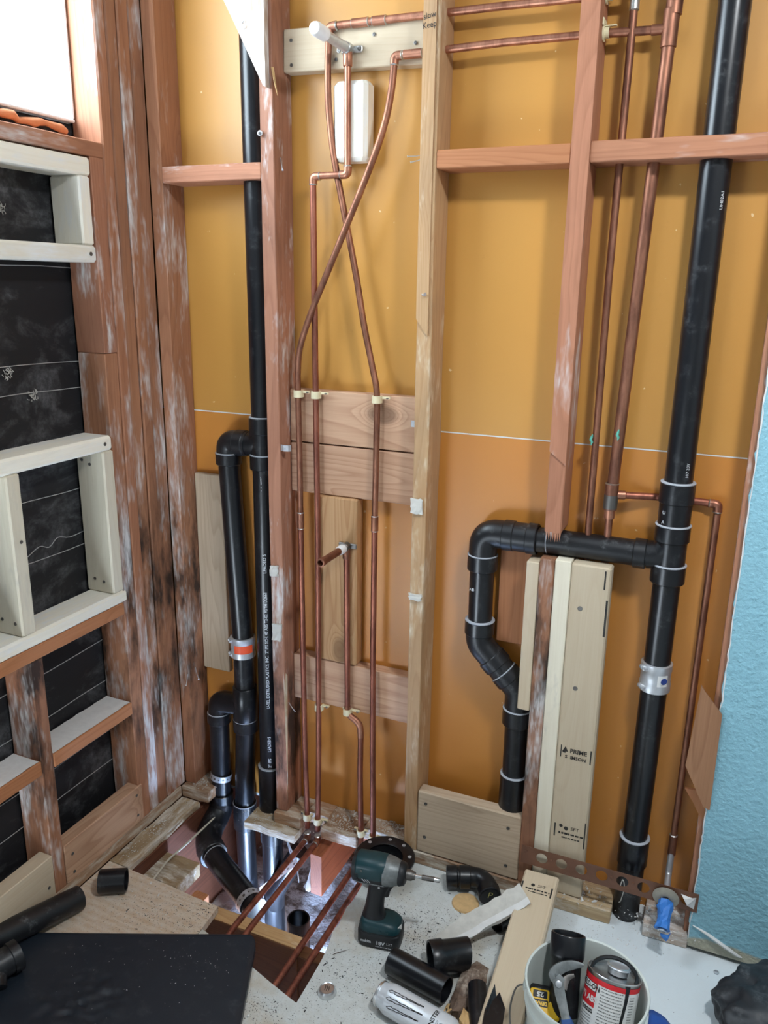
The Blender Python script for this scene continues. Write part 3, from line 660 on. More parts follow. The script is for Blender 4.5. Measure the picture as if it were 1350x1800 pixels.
pv = seg((.9115, YC, .88), (.9125, YC, .735), RS)
text('printed_text', 'ABS', .011, (.898, YC-.0285, .825), (1, 0, 0), (0, 0, 1), 'white_print', pv)
bead((.9125, YC, .738), (0, 0, 1), RH+.001, RS, t=.0022)
e3 = hub('bend_fitting', (.9125, YC, .700), (.9125, YC, .737), RH+.001, 'abs', RS)
tube('bend_body', fillet([(.9125, YC, .715), (.9125, YC, .676), (1.0235, YC, .565), (1.0235, YC, .515)], .05, 8), RP+.004, 'abs_dusty', e3, 24)
for t0, t1 in ((.30, .50), (.62, .80)):
    a = Vector((.9125, YC, .676)); b = Vector((1.0235, YC, .565)); hub('hub', a.lerp(b, t0), a.lerp(b, t1), RH+.001, 'abs_dusty', e3)
bead(Vector((.9125, YC, .676)).lerp(Vector((1.0235, YC, .565)), .62), (1, 0, -1), RH, RS)
hub('hub', (1.0235, YC, .470), (1.0235, YC, .515), RH+.001, 'abs', e3); bead((1.0235, YC, .515), (0, 0, 1), RH+.001, RS)
seg((1.0235, YC, .48), (1.025, YC, .30), RS)
hub('coupling', (1.026, YC, .04), (1.026, YC, .325), RH, 'abs', RS); bead((1.026, YC, .325), (0, 0, 1), RH, RS)
seg((X, YC, .92), (X-.001, YC, .68), RS)
bc = band_clamp((X-.001, YC, .642), RS, .0335, .070, 'paper', True)
lathe('label_mark', [(.008, 0), (.0079, .0003)], (X+.0205, YC-.0306, .678), (.56, -.83, 0), 'blue_label', bc, 14)
seg((X-.001, YC, .66), (X-.006, YC, .22), RS)
bead((X-.006, YC, .233), (0, 0, 1), RH, RS, t=.0022)
hub('coupling', (X-.0065, YC, .155), (X-.006, YC, .232), RH, 'abs', RS)
ps = seg((X-.007, YC, .165), (X-.008, YC, -.20), RS, .0325, mat='abs_dusty')
mesh('chalk_mark', *tube_geo(catmull([(X-.027, YC-.027, .085), (X-.021, YC-.0305, .12), (X-.015, YC-.032, .10), (X-.020, YC-.031, .06), (X-.024, YC-.029, .05)], 5), .0012, 6), 'plaster', ps)
v, f = text_geo('2 IPS SCH 40 ABS DWV  NSF', .009)
pipe_text('printed_text', '107 20Y', .009, (X+.003, YC, 1.175), (0, 0, 1), (.55, -1, 0), RP, 'white_print', cp, squash=1.1)
pipe_text('printed_text', 'UH82A1', .009, (X+.003, YC, 1.72), (0, 0, 1), (.75, -1, 0), RP, 'white_print', cp, squash=1.1)
# short open pipe standing in the hole
op = lathe('open_drain_pipe', [(.0255, -.30), (.0302, -.30), (.0302, -.002), (.0295, 0), (.0262, 0), (.0255, -.002)], (.549, -.262, -.058), (.03, -.05, 1), 'abs', None, 28, cap=False)
tag(op, 'open black pipe end standing in the floor hole', 'pipe')

# ------------------------------------------------------------------ copper supply lines
RC = .0080
def cpipe(name, pts, par, r=RC, mat='copper', rad=.0, seg_=12):
    if rad: pts = fillet(pts, rad, 5)
    return tube(name, pts, r, mat, par, seg_)
def celbow(c, a, b, par, r=RC, mat='copper', L=.018):
    """soldered 90 elbow at c, arms toward a and b"""
    c = Vector(c); a = (Vector(a)-c).normalized(); b = (Vector(b)-c).normalized()
    e = tube('elbow_fitting', fillet([c+a*L, c, c+b*L], L*.72, 6), r*1.22, mat, par, 14)
    for d in (a, b): lathe('solder_ring', [(r*1.24, 0), (r*1.30, .001), (r*1.05, .003)], c+d*(L-.001), d, 'solder', e, 12)
    return e
def ccoup(c, d, par, r=RC, L=.018, mat='copper'):
    c = Vector(c); d = Vector(d).normalized(); e = lathe('coupling', [(r, -L), (r*1.22, -L+.0005), (r*1.22, L-.0005), (r, L)], c, d, mat, par, 14)
    for s in (-1, 1): lathe('solder_ring', [(r*1.22, 0), (r*1.28, .0008), (r*1.02, .0025)], c+d*s*(L-.001), d*s, 'solder', e, 12)
    return e
ZH, ZC = 2.043, 2.112
# line with the big riser: tee, run to the left, S-bend, down to the hole
A = empty('copper_line', (1.21, .045, .9), 'thick copper riser feeding the S-bent pipe nearest the left stud', 'pipe')
RB = .0128
cpipe('riser', [(1.240, .048, ZT), (1.2345, .048, 2.02), (1.222, .048, 1.60), (1.207, .048, 1.12)], A, RB, 'copper_dark', seg_=16)
lathe('coupling', [(RB, -.001), (RB*1.2, 0), (RB*1.2, .045), (RB, .047)], (1.2385, .048, 2.062), (.02, 0, 1), 'copper_dark', A, 16)
tt = lathe('tee_fitting', [(RB, -.033), (RB*1.22, -.032), (RB*1.22, .034), (RB, .036)], (1.2345, .048, ZH-.005), (.02, 0, 1), 'copper_dark', A, 16)
lathe('branch', [(RC*1.25, 0), (RC*1.25, .034), (RC, .036)], (1.234, .048, ZH-.004), (-1, 0, 0), 'copper_dark', tt, 14)
cpipe('run', [(1.205, .048, ZH-.004), (1.090, .046, ZH-.001)], A, RC*1.05, 'copper_dark')
cpipe('run', [(1.095, .046, ZH-.001), (.90, .043, ZH), (.672, .037, ZH-.006)], A, RC)
ccoup((.700, .038, ZH-.0055), (1, 0, 0), A, L=.022)
celbow((.657, .036, ZH-.0065), (.75, .037, ZH-.006), (.654, .035, 1.9), A)
cpipe('bent_pipe', catmull([(.657, .035, 2.022), (.652, .032, 1.965), (.640, .026, 1.90), (.610, .020, 1.815), (.535, .016, 1.652), (.490, .017, 1.560), (.445, .022, 1.470), (.413, .028, 1.392), (.4035, .033, 1.330), (.4015, .036, 1.276), (.4030, .037, 1.10), (.4035, .037, .94)], 6), A, RC, 'copper_dark')
ccoup((.4035, .037, .935), (0, 0, 1), A, L=.022, mat='copper_dark')
cpipe('drop', [(.4035, .037, .92), (.4085, .032, .52), (.418, .018, .26), (.435, -.004, .07), (.4375, -.008, .012)], A, RC, 'copper_red')
celbow((.4385, -.010, -.022), (.4385, -.009, .1), (.4385, -.3, -.024), A, mat='copper_dark')
cpipe('floor_run', [(.4385, -.022, -.022), (.4365, -.39, -.020), (.436, -.44, -.029), (.434, -.86, -.030)], A, RC, 'copper_red')
# lower branch of the big riser to the taped stub
lathe('tee_fitting', [(RB, -.030), (RB*1.2, -.029), (RB*1.2, .032), (RB, .034)], (1.2055, .048, 1.092), (0, 0, 1), 'copper_dark', A, 16)
lathe('tee_label', [(RB*1.23, 0), (RB*1.23, .032)], (1.2055, .048, 1.066), (0, 0, 1), 'steel_dark', A, 16)
lathe('solder_ring', [(RB*1.2, 0), (RB*1.28, .001), (RB, .003)], (1.2055, .048, 1.123), (0, 0, 1), 'solder', A, 16)
lathe('reducer', [(RC*1.5, -.02), (RC*1.5, .0)], (1.2055, .048, 1.063), (0, 0, 1), 'copper', A, 14)
cpipe('drop', [(1.2055, .048, 1.05), (1.209, .050, .04)], A, RC*1.08, 'copper')
cpipe('branch', [(1.2055, .050, 1.098), (1.240, .060, 1.0975), (1.30, .0875-RC, 1.0965), (1.39, .0875-RC, 1.0965), (1.415, .078, 1.096)], A, RC, 'copper_red', .02)
lathe('branch_hub', [(RC*1.25, .0), (RC*1.25, .03), (RC, .032)], (1.2055, .050, 1.098), (1, .25, 0), 'copper', A, 14)
celbow((1.432, .076, 1.096), (1.40, .078, 1.096), (1.432, .074, .9), A)
cpipe('drop', [(1.432, .075, 1.075), (1.430, .072, .55), (1.4285, .069, .25)], A, RC, 'copper_dark')
ccoup((1.4285, .068, .222), (0, 0, 1), A, L=.028, mat='copper_dark')
cpipe('stub', fillet([(1.4285, .066, .20), (1.428, .062, .140), (1.430, -.01, .132), (1.431, -.052, .118)], .02), A, RC, 'galv')
for p, s in (((1.1525, .0375, 1.222), 0), ((1.2095, .0345, 1.238), 1)):
    pts = [Vector(p)+Vector((.002*math.sin(i*2.1), -.0005, .006*i-.012)) for i in range(5)]
    tube('verdigris_drip', pts, [.0012, .0028, .0034, .003, .0012], 'verdigris', A, 8)
# thin riser line: runs left, bends across, down to the right strap
B = empty('copper_line', (1.16, .045, .9), 'thin copper riser feeding the pipe that slants behind to the right strap', 'pipe')
cpipe('riser', [(1.164, .046, ZT), (1.1625, .046, 2.06), (1.159, .046, 1.58), (1.161, .046, 1.22), (1.164, .046, .05)], B, RC, 'copper_dark')
ccoup((1.1630, .046, 2.093), (0, 0, 1), B, L=.016, mat='solder')
cpipe('run', [(1.160, .047, ZC-.004), (.90, .046, ZC), (.515, .042, ZC)], B, RC)
ccoup((.570, .0425, ZC), (1, 0, 0), B, L=.020); ccoup((.616, .043, ZC), (1, 0, 0), B, L=.016)
celbow((.4935, .041, ZC-.001), (.6, .042, ZC), (.490, .040, 1.9), B)
cpipe('bent_pipe', catmull([(.4925, .041, 2.095), (.4895, .040, 2.03), (.491, .040, 1.948), (.502, .042, 1.848), (.529, .044, 1.718), (.562, .044, 1.570), (.585, .042, 1.454), (.612, .039, 1.346), (.6235, .037, 1.292), (.6245, .037, 1.19), (.622, .037, .97)], 6), B, RC, 'copper_dark')
ccoup((.622, .037, .955), (0, 0, 1), B, L=.020, mat='copper_dark')
cpipe('drop', [(.622, .037, .94), (.622, .036, .60), (.628, .028, .30), (.647, -.004, .05), (.650, -.008, .0), (.654, -.060, -.030)], B, RC, 'copper_red')
cpipe('floor_run', fillet([(.652, -.018, .01), (.657, -.020, -.026), (.661, -.39, -.022), (.664, -.86, -.030)], .02), B, RC, 'copper_red')
# shower drop
Cc = empty('copper_line', (.452, .037, 0), 'bright copper drop jogging left below the capped shower nipple', 'pipe')
ear = hub('drop_ear', (.542, .046, 2.061), (.542, .022, 2.061), .0125, 'solder', Cc)
for sx in (-1, 1):
    board('ear_lug', (.542+sx*.012-.008, .044, 2.054), (.542+sx*.012+.012*sx+.008, .051, 2.068), 'solder', 'x', ear, .002); screw((.542+sx*.026, .0435, 2.061), (0, -1, 0), ear, .0055)
lathe('capped_nipple', [(.0105, .0), (.0105, .105), (.0108, .106)], (.542, .025, 2.061), (0, -1, .012), 'galv', Cc, 16)
lathe('end_cap', [(.0125, .100), (.0145, .102), (.0145, .140), (.012, .148), (.004, .150)], (.542, .025, 2.061), (0, -1, .012), 'white_plastic', Cc, 18)
lathe('ear_socket', [(.0095, 0), (.0110, .002), (.0110, .03), (.0095, .032)], (.542, .036, 2.056), (0, 0, -1), 'copper', Cc, 14)
cpipe('drop', [(.542, .036, 2.04), (.5425, .036, 1.81)], Cc, RC, 'copper')
celbow((.5425, .036, 1.797), (.5425, .036, 2), (.4, .036, 1.797), Cc); cpipe('jog', [(.53, .036, 1.797), (.465, .036, 1.797)], Cc)
celbow((.451, .036, 1.796), (.6, .036, 1.797), (.451, .036, 1), Cc)
cpipe('drop', [(.4505, .036, 1.78), (.4525, .037, 1.28), (.4555, .037, .90), (.4555, .035, .50), (.460, .024, .26), (.4705, -.004, .06), (.4715, -.008, .012)], Cc, RC, 'copper_red')
celbow((.472, -.010, -.022), (.472, -.009, .1), (.474, -.3, -.022), Cc, mat='copper_dark')
cpipe('floor_run', [(.472, -.022, -.022), (.4755, -.386, -.020), (.4757, -.43, -.029), (.476, -.86, -.030)], Cc, RC, 'copper_red')
# tub spout drop
D = empty('copper_line', (.588, .037, 0), 'short copper drop below the tub spout nipple', 'pipe')
ear = hub('drop_ear', (.542, .042, .882), (.542, .020, .882), .0115, 'steel_dark', D)
for sx in (-1, 1): board('ear_lug', (.542+sx*.016-.010, .040, .875), (.542+sx*.016+.010, .0455, .889), 'steel_dark', 'x', ear, .002)
lathe('spout_nipple', [(.0098, .0), (.0100, .118), (.0112, .119), (.0112, .134), (.0075, .135), (.0075, .115)], (.542, .022, .882), (0, -1, 0), 'copper_dark', D, 16)
lathe('thread_tape', [(.0112, .006), (.0125, .010), (.0122, .028), (.0106, .034)], (.542, .022, .882), (0, -1, 0), 'white_plastic', D, 14)
lathe('ear_socket', [(.0090, 0), (.0105, .002), (.0105, .03), (.009, .032)], (.542, .035, .880), (0, 0, -1), 'copper_dark', D, 14)
cpipe('drop', [(.5425, .036, .86), (.5455, .036, .41)], D, RC, 'copper_red')
cpipe('offset', catmull([(.5455, .036, .412), (.547, .036, .393), (.557, .036, .382), (.572, .036, .374), (.583, .036, .362), (.5865, .036, .345), (.5875, .036, .325)], 5), D, RC*1.15, 'copper')
cpipe('drop', [(.5875, .036, .335), (.590, .028, .22), (.609, -.004, .05), (.612, -.010, -.006), (.614, -.040, -.026)], D, RC, 'copper_red')
cpipe('floor_run', fillet([(.6125, -.018, .0), (.615, -.022, -.026), (.620, -.39, -.022), (.623, -.86, -.030)], .02), D, RC, 'copper_red')
# pipe clips
def clip(p, label, wings=((1, .03),), face=(0, -1, 0), group='cream plastic pipe clips', tilt=0.):
    """half-ring around a vertical pipe with nailed ears reaching back to the wood"""
    x, y, z = p; t = empty('pipe_clip', (x, y, z-.008), label, 'clip', group)
    v, f = [], []; n = 14; ri, ro = RC+.0005, RC+.004; h = .009
    ring = []
    for i in range(n+1):
        a = math.pi+math.pi*i/n; ring.append((math.cos(a), math.sin(a)))
    ring = [(-1, .7)]+ring+[(1, .7)]; ro_ = []
    for cx, cy in ring:
        for r in (ri, ro):
            for s in (-h, h): v.append((x+cx*r, y+cy*r if cy <= 0 else y+cy*.012, z+s))
    for i in range(len(ring)-1):
        a = i*4; b = a+4
        f += [(a, a+1, b+1, b), (a+2, b+2, b+3, a+3), (a, b, b+2, a+2), (a+1, a+3, b+3, b+1)]
    f += [(0, 2, 3, 1), (a+4, a+5, a+7, a+6)]
    mesh('ring', v, f, 'cream_plastic', t, smooth=35)
    for sx, L in wings:
        e = board('ear', (x+min(sx*.009, sx*(.009+L)), y+.003, z+.002), (x+max(sx*.009, sx*(.009+L)), y+.011, z+.0075), 'cream_plastic', 'x', t, .001)
        screw((x+sx*(.004+L), y+.002, z+.0045), (0, -.5, 1), e, .0038)
    return t
clip((.4015, .037, 1.276), 'cream clip on the leftmost copper pipe at the knotty boards', ((1, .022),))
clip((.4525, .037, 1.276), 'cream clip on the second copper pipe at the knotty boards', ((1, .024),))
clip((.6235, .037, 1.276), 'cream clip on the right copper pipe at the knotty boards', ((1, .024),))
clip((.4555, .035, .388), 'cream clip on the second copper pipe below the low fir board', ((1, .020),))
clip((.5455, .036, .395), 'cream clip above the offset of the short copper drop', ((1, .026), (-1, .008)))
clip((.4355, -.0045, .046), 'cream clip on the leftmost copper pipe at the floor plate', ((-1, .014), (1, .006)))
clip((.4705, -.005, .042), 'cream clip on the second copper pipe at the floor plate', ((1, .020),))
clip((.6085, -.0045, .046), 'cream clip on the third copper pipe at the floor plate', ((-1, .014), (1, .010)))
clip((.647, -.005, .040), 'cream clip on the rightmost copper pipe at the floor plate', ((1, .018),))
def stud_bush(x, y, z, label):
    t = empty('pipe_insulator', (x, y, z), label, 'clip', 'cream plastic pipe insulators')
    v = [(x+dx*.0, y+a, z+b) for dx, a, b in ()]
    lathe('collar', [(.0155, 0), (.0155, .003), (.0105, .003), (.0105, .012), (.0090, .012), (.0090, 0)], (x, y, z), (1, 0, 0), 'cream_plastic', t, 20, cap=False)
    board('flange', (x, y-.020, z+.010), (x+.003, y+.016, z+.024), 'cream_plastic', 'y', t, .001)
    board('tab', (x+.002, y-.004, z+.011), (x+.026, y+.004, z+.0135), 'cream_plastic', 'x', t, .001); return t
stud_bush(1.1068, .046, ZH-.001, 'cream insulator where the lower run leaves the red stud')
stud_bush(1.1068, .047, ZC-.003, 'cream insulator where the upper run leaves the red stud')
# perforated straps
def strap_ring(c, d, r, h, label, sweep=(0, 360), tail=None, mat='galv'):
    d = Vector(d).normalized(); u = d.orthogonal().normalized(); w = d.cross(u); c = Vector(c)
    t = empty('hanger_strap', c, label, 'strap', 'perforated steel straps'); v, f = [], []; n = 30
    for i in range(n+1):
        a = R(sweep[0]+(sweep[1]-sweep[0])*i/n)
        for rr in (r, r+.0015):
            for s in (-h/2, h/2): v.append(c+(u*math.cos(a)+w*math.sin(a))*rr+d*s)
    for i in range(n):
        a = i*4; b = a+4; f += [(a, b, b+1, a+1), (a+2, a+3, b+3, b+2), (a, a+2, b+2, b), (a+1, b+1, b+3, a+3)]
    o = mesh('band', v, f, mat, t, smooth=35)
    for i in range(0, n, 2):
        a = R(sweep[0]+(sweep[1]-sweep[0])*(i+.5)/n); q = u*math.cos(a)+w*math.sin(a)
        lathe('hole', [(h*.19 if i % 4 else h*.13, 0), (h*.18 if i % 4 else h*.12, .0004)], c+q*(r+.0015), q, 'steel_dark', o, 8)
    return t
strap_ring((.101, YC, .062), (.12, .1, 1), RP+.002, .020, 'steel strap around the corner drain drop above the floor')
strap_ring((.375, -.2275, -.098), (.235, -.13, -.012), .0355, .022, 'steel strap around the lower end of the slanted drain')
def strap_strip(pts, label, w=.020, mat='galv', up=(0, 0, 1)):
    P_ = catmull(pts, 6); t = empty('hanger_strap', P_[0], label, 'strap', 'perforated steel straps'); v, f = [], []; up = Vector(up)
    for i, p in enumerate(P_):
        tg = (P_[min(i+1, len(P_)-1)]-P_[max(i-1, 0)]).normalized(); s = (up-tg*up.dot(tg)).normalized(); nn = tg.cross(s)
        for a in (-.0006, .0006):
            for b in (-w/2, w/2): v.append(p+s*b+nn*a)
    for i in range(len(P_)-1):
        a = i*4; b = a+4; f += [(a, b, b+1, a+1), (a+2, a+3, b+3, b+2), (a, a+2, b+2, b), (a+1, b+1, b+3, a+3)]
    o = mesh('band', v, f, mat, t, smooth=35)
    for i in range(1, len(P_)-1, 2):
        tg = (P_[i+1]-P_[i-1]).normalized(); s = (up-tg*up.dot(tg)).normalized(); nn = tg.cross(s)
        if nn.y > 0: nn = -nn
        lathe('hole', [(w*.18, 0), (w*.17, .0003)], P_[i]+nn*.0007, nn, 'steel_dark', o, 8)
    return t
strap_strip([(.345, .02, -.06), (.375, -.005, -.085), (.405, -.02, -.12), (.43, -.05, -.15)], 'curled steel strap beside the vent pipe under the floor')
strap_strip([(.467, -.030, -.055), (.468, -.032, -.10), (.462, -.038, -.14), (.452, -.05, -.165)], 'hanging strap end on the sawn joist', .016, up=(1, 0, 0))
strap_strip([(.385, -.19, -.085), (.41, -.13, -.075), (.43, -.06, -.07)], 'flat strap tail running from the slanted drain', .020)

# ------------------------------------------------------------------ small hardware on the walls
sp = empty('nail_plate_strip', (1.28, -.005, .112), 'rusty steel strip with round holes nailed across the stud feet', 'strip')
v, f = [], []; y0, y1 = -.0155, -.0140; z0, z1 = .1120, .1640; zc = .140; n = 20
def plate_cell(xa, xb, hole):
    def add(p): v.append(p); return len(v)-1
    xc = (xa+xb)/2; rows = []
    for i in range(n):
        a = 2*math.pi*(i+.5)/n; c, s = math.cos(a), math.sin(a); k = 1/max(abs(c)/((xb-xa)/2), (s/(z1-zc) if s > 0 else -s/(zc-z0)))
        hx, hz = xc+c*hole, zc+s*hole; ox, oz = xc+c*k, zc+s*k
        rows.append([add((hx, y0, hz)), add((ox, y0, oz)), add((hx, y1, hz)), add((ox, y1, oz))])
    for i in range(n):
        a, b = rows[i], rows[(i+1) % n]
        f.extend([(a[0], a[1], b[1], b[0]), (a[2], b[2], b[3], a[3]), (a[0], b[0], b[2], a[2]), (a[1], a[3], b[3], b[1])])
    for sx, xx in ((-1, xa), (1, xb)):   # square corners
        for zz in (z0, z1):
            cand = sorted(rows, key=lambda q: (v[q[1]][0]-xx)**2+(v[q[1]][2]-zz)**2)[:2]
            p = add((xx, y0, zz)); q = add((xx, y1, zz)); f.append((cand[0][1], cand[1][1], p)); f.append((cand[0][3], cand[1][3], q))
for k in range(8): plate_cell(1.1003+.0502*k-.0002, 1.1505+.0502*k, .0145)
b0 = len(v); v += [(1.072, y0, z0), (1.1003, y0, z0), (1.1003, y0, z1), (1.072, y0, z1), (1.072, y1, z0), (1.1003, y1, z0), (1.1003, y1, z1), (1.072, y1, z1)]
f += [(b0, b0+1, b0+2, b0+3), (b0+7, b0+6, b0+5, b0+4), (b0, b0+4, b0+5, b0+1), (b0+3, b0+2, b0+6, b0+7), (b0, b0+3, b0+7, b0+4)]
mesh('strip', v, f, 'rust', sp)
for x in (1.083, 1.150, 1.30, 1.352): lathe('nail_head', [(.0042, 0), (.0040, .0015), (.001, .002)], (x, -.0155, .150 if x < 1.1 else .143), (0, -1, 0), 'rust', sp, 9)
# escutcheon and taped stub
es = lathe('escutcheon', [(.010, 0), (.030, .001), (.031, .003), (.024, .007), (.0125, .010), (.010, .010)], (1.4295, -.0165, .134), (0, -1, -.15), 'dull_plate', None, 26, cap=False)
tag(es, 'dull pipe flange around the taped stub at the strip', 'flange')
bt = empty('taped_stub', (1.431, -.04, .10), 'stub end wrapped in crumpled blue tape above the last plate', 'tape')
d = Vector((.01, -.60, -.42)).normalized(); rings = []; rnd = random.Random(5)
u = d.orthogonal().normalized(); w = d.cross(u)
for k in range(9):
    c = Vector((1.430, -.026, .130))+d*(.066*k/8)
    rings.append([c+(u*math.cos(a)+w*math.sin(a))*(.0155+.0025*math.sin(k*.9)+rnd.uniform(-.0022, .0022)) for a in (2*math.pi*i/14 for i in range(14))])
mesh('tape_wrap', *skin(rings), 'blue_tape', bt)
e = Vector((1.430, -.026, .130))+d*.067
lathe('valve_end', [(.0105, 0), (.011, .003), (.008, .004), (.0075, .002), (.004, .002), (.0035, .004)], e, d, 'alum', bt, 16)
mesh('tape_tail', [tuple(e+Vector(p)) for p in ((-.004, .0, -.010), (.014, -.002, -.008), (.020, -.004, .004), (.012, -.004, -.026), (.0, -.003, -.018), (.016, -.008, -.014))], [(0, 1, 5, 4), (1, 2, 5), (4, 5, 3)], 'blue_tape', bt)
mesh('tape_flap', [(1.418, -.03, .128), (1.440, -.034, .130), (1.446, -.05, .105), (1.447, -.062, .083), (1.436, -.056, .104), (1.424, -.050, .118)], [(0, 1, 5), (1, 4, 5), (1, 2, 4), (2, 3, 4)], 'blue_tape', bt)
# hardboard scrap propped by the blue wall
hb = extrude_poly('hardboard_scrap', [(1.446, .705), (1.456, .690), (1.496, .643), (1.498, .400), (1.484, .404), (1.4345, .500), (1.436, .520)], 'y', -.0215, -.0165, 'brown_scrap')
tag(hb, 'brown hardboard scrap wedged beside the blue wall', 'scrap')
h2 = extrude_poly('hardboard_scrap', [(1.44, .430), (1.488, .432), (1.490, .355), (1.476, .372), (1.46, .40)], 'y', -.003, .004, 'fir_red')
tag(h2, 'splintered sliver below the hardboard scrap', 'scrap')
gp = mesh('gypsum_chip', [(1.462, -.018, .155), (1.488, -.016, .150), (1.496, -.03, .165), (1.494, -.022, .125), (1.478, -.032, .138), (1.470, -.028, .150)], [(0, 5, 1), (1, 5, 2), (5, 4, 2), (4, 3, 2), (0, 4, 5), (0, 3, 4), (0, 1, 3), (1, 2, 3)], 'gypsum')
tag(gp, 'broken gypsum chip hanging at the blue wall foot', 'scrap')
# stuck drywall remnants on the studs
def remnant(x0, x1, z0, z1, label, seed):
    rnd = random.Random(seed); nx, nz = 4, 4; v, f = [], []
    for i in range(nz+1):
        for j in range(nx+1):
            ed = (i in (0, nz) or j in (0, nx))
            v.append((x0+(x1-x0)*j/nx+(rnd.uniform(-.002, .002) if ed else 0), -.0065+rnd.uniform(-.0015, .001), z0+(z1-z0)*i/nz+(rnd.uniform(-.0025, .0025) if ed else 0)))
    n = len(v); v += [(p[0], -.0005, p[2]) for p in v]
    for i in range(nz):
        for j in range(nx): a = i*(nx+1)+j; f.append((a, a+1, a+nx+2, a+nx+1))
    rim = [j for j in range(nx+1)]+[i*(nx+1)+nx for i in range(1, nz+1)]+[nz*(nx+1)+j for j in range(nx-1, -1, -1)]+[i*(nx+1) for i in range(nz-1, 0, -1)]
    for a, b in zip(rim, rim[1:]+rim[:1]): f.append((a, n+a, n+b, b))
    tag(mesh('drywall_remnant', v, f, 'plaster'), label, 'remnant', 'drywall remnants stuck on studs')
remnant(.738, .768, 1.009, 1.046, 'pale remnant on the tan stud below the knotty boards', 1)
remnant(.737, .772, .781, .796, 'thin pale remnant on the tan stud beside the spout height', 2)
remnant(.330, .354, .780, .808, 'upper pale remnant on the red stud beside the vent print', 3)
remnant(.332, .360, .590, .640, 'lower pale remnant on the red stud beside the vent print', 4)
def lug(p, sx, label):
    t = empty('metal_bracket', p, label, 'bracket', 'small zinc brackets'); x, y, z = p
    pts = [(0, 0), (.010*sx, -.004), (.024*sx, -.003), (.028*sx, .004)]
    v = [(x+a, y+b, z+s) for a, b in pts for s in (-.008, .008)]+[(x+a, y+b+.0015, z+s) for a, b in pts for s in (-.008, .008)]
    f = [(2*i, 2*i+2, 2*i+3, 2*i+1) for i in range(3)]+[(8+2*i, 9+2*i, 11+2*i, 10+2*i) for i in range(3)]+[(0, 1, 9, 8), (6, 14, 15, 7)]+[(2*i, 8+2*i, 10+2*i, 2*i+2) for i in range(3)]+[(2*i+1, 2*i+3, 11+2*i, 9+2*i) for i in range(3)]
    mesh('plate', v, f, 'galv', t); lathe('rivet', [(.003, 0), (.002, .0015)], (x+.014*sx, y-.004, z), (0, -1, 0), 'galv', t, 8)
lug((.3660, .004, 1.137), 1, 'zinc bracket on the red stud by the lower knotty board')
lug((.7385, .046, 1.222), -1, 'zinc bracket behind the tan stud at the upper knotty board')
an = lathe('drywall_anchor', [(.006, 0), (.006, .010), (.004, .011), (.004, .004)], (.330, -.001, 1.892), (.5, -1, -.3), 'white_plastic', None, 12); tag(an, 'white plastic anchor stuck in the red stud', 'anchor')
def nail(p, d, L, label, r=.0011):
    d = Vector(d).normalized(); t = empty('nail', p, label, 'nail', 'bent nails in the framing'); q = Vector(p)+d*L
    tube('shank', [p, Vector(p)+d*L*.5+Vector((0, 0, -.002)), q], r, 'galv', t, 6); lathe('head', [(r*2.4, 0), (r*2.4, .001)], q, d, 'galv', t, 8)
nail((.036, .03, .425), (.8, -.7, -.5), .045, 'bent nail poking from the corner stud foot, upper')
nail((.030, .0, .415), (.4, -.9, -.8), .035, 'bent nail poking from the corner stud foot, lower')
nail((.366, .02, .390), (.9, -.3, -.7), .032, 'bent nail in the red stud beside the low fir board')
nail((.366, .03, 1.840), (.5, -.6, -.9), .04, 'long nail hanging on the red stud beside the shower drop')
nail((.738, .03, 1.832), (-.9, -.5, -.15), .04, 'pair of nails beside the tan stud, upper')
nail((.738, .03, 1.826), (-.9, -.4, -.35), .034, 'pair of nails beside the tan stud, lower')
nail((.752, -.004, 1.530), (.9, -.5, .0), .010, 'dark nail in the split face of the tan stud', .0018)
text('pencil_note', 'slow', .017, (.753, -.0048, 2.096), (1, 0, .15), (-.15, 0, 1), 'black_ink', sb, .9)
text('pencil_note', 'Keep', .017, (.753, -.0048, 2.078), (1, 0, .1), (-.1, 0, 1), 'black_ink', sb, .9)
# cable in the hole
cb = tube('white_cable', catmull([(.115, .02, -.05), (.112, -.06, -.05), (.106, -.13, -.055), (.103, -.18, -.055), (.105, -.235, -.05), (.118, -.30, -.045), (.13, -.40, -.05)], 6), .0032, 'cable', None, 8); tag(cb, 'white cable slung along the left joist in the hole', 'cable')
wt = lathe('white_tube', [(.006, 0), (.0085, .004), (.0085, .17), (.006, .175)], (.470, .03, -.01), (-.02, -.5, -.8), 'white_plastic', None, 12); tag(wt, 'white plastic tube under the copper elbows', 'tube')
wt = lathe('white_tube', [(.003, 0), (.006, .004), (.006, .05), (.003, .054)], (.622, -.150, -.14), (.5, .7, .1), 'white_plastic', None, 10); tag(wt, 'small white tube lying between the right copper pair', 'tube')

# ------------------------------------------------------------------ things on the floor
def cut_pipe(name, a, b, ro, ri, mat, label, hubs=(), cat='pipe', group='black plastic offcuts'):
    a, b = Vector(a), Vector(b); L = (b-a).length; t = empty(name, ((a.x+b.x)/2, (a.y+b.y)/2, 0), label, cat, group)
    lathe('wall', [(ri, .001), (ro-.001, 0), (ro, .001), (ro, L-.001), (ro-.001, L), (ri, L-.001), (ri, .001)], a, b-a, mat, t, 32, cap=False)
    for h0, h1, r in hubs: lathe('hub', [(ro, h0), (r, h0+.001), (r, h1-.001), (ro, h1)], a, b-a, mat, t, 32, cap=False)
    return t
cut_pipe('pipe_ring', (.062, -.452, .0315), (.122, -.418, .0315), .0305, .0262, 'abs', 'short black pipe ring on the plywood by the left wall')
cp_ = cut_pipe('pipe_offcut', (-.010, -.790, .074), (.056, -.518, .0315), .0305, .026, 'abs_dusty', 'long dusty black pipe on the floor against the left wall')
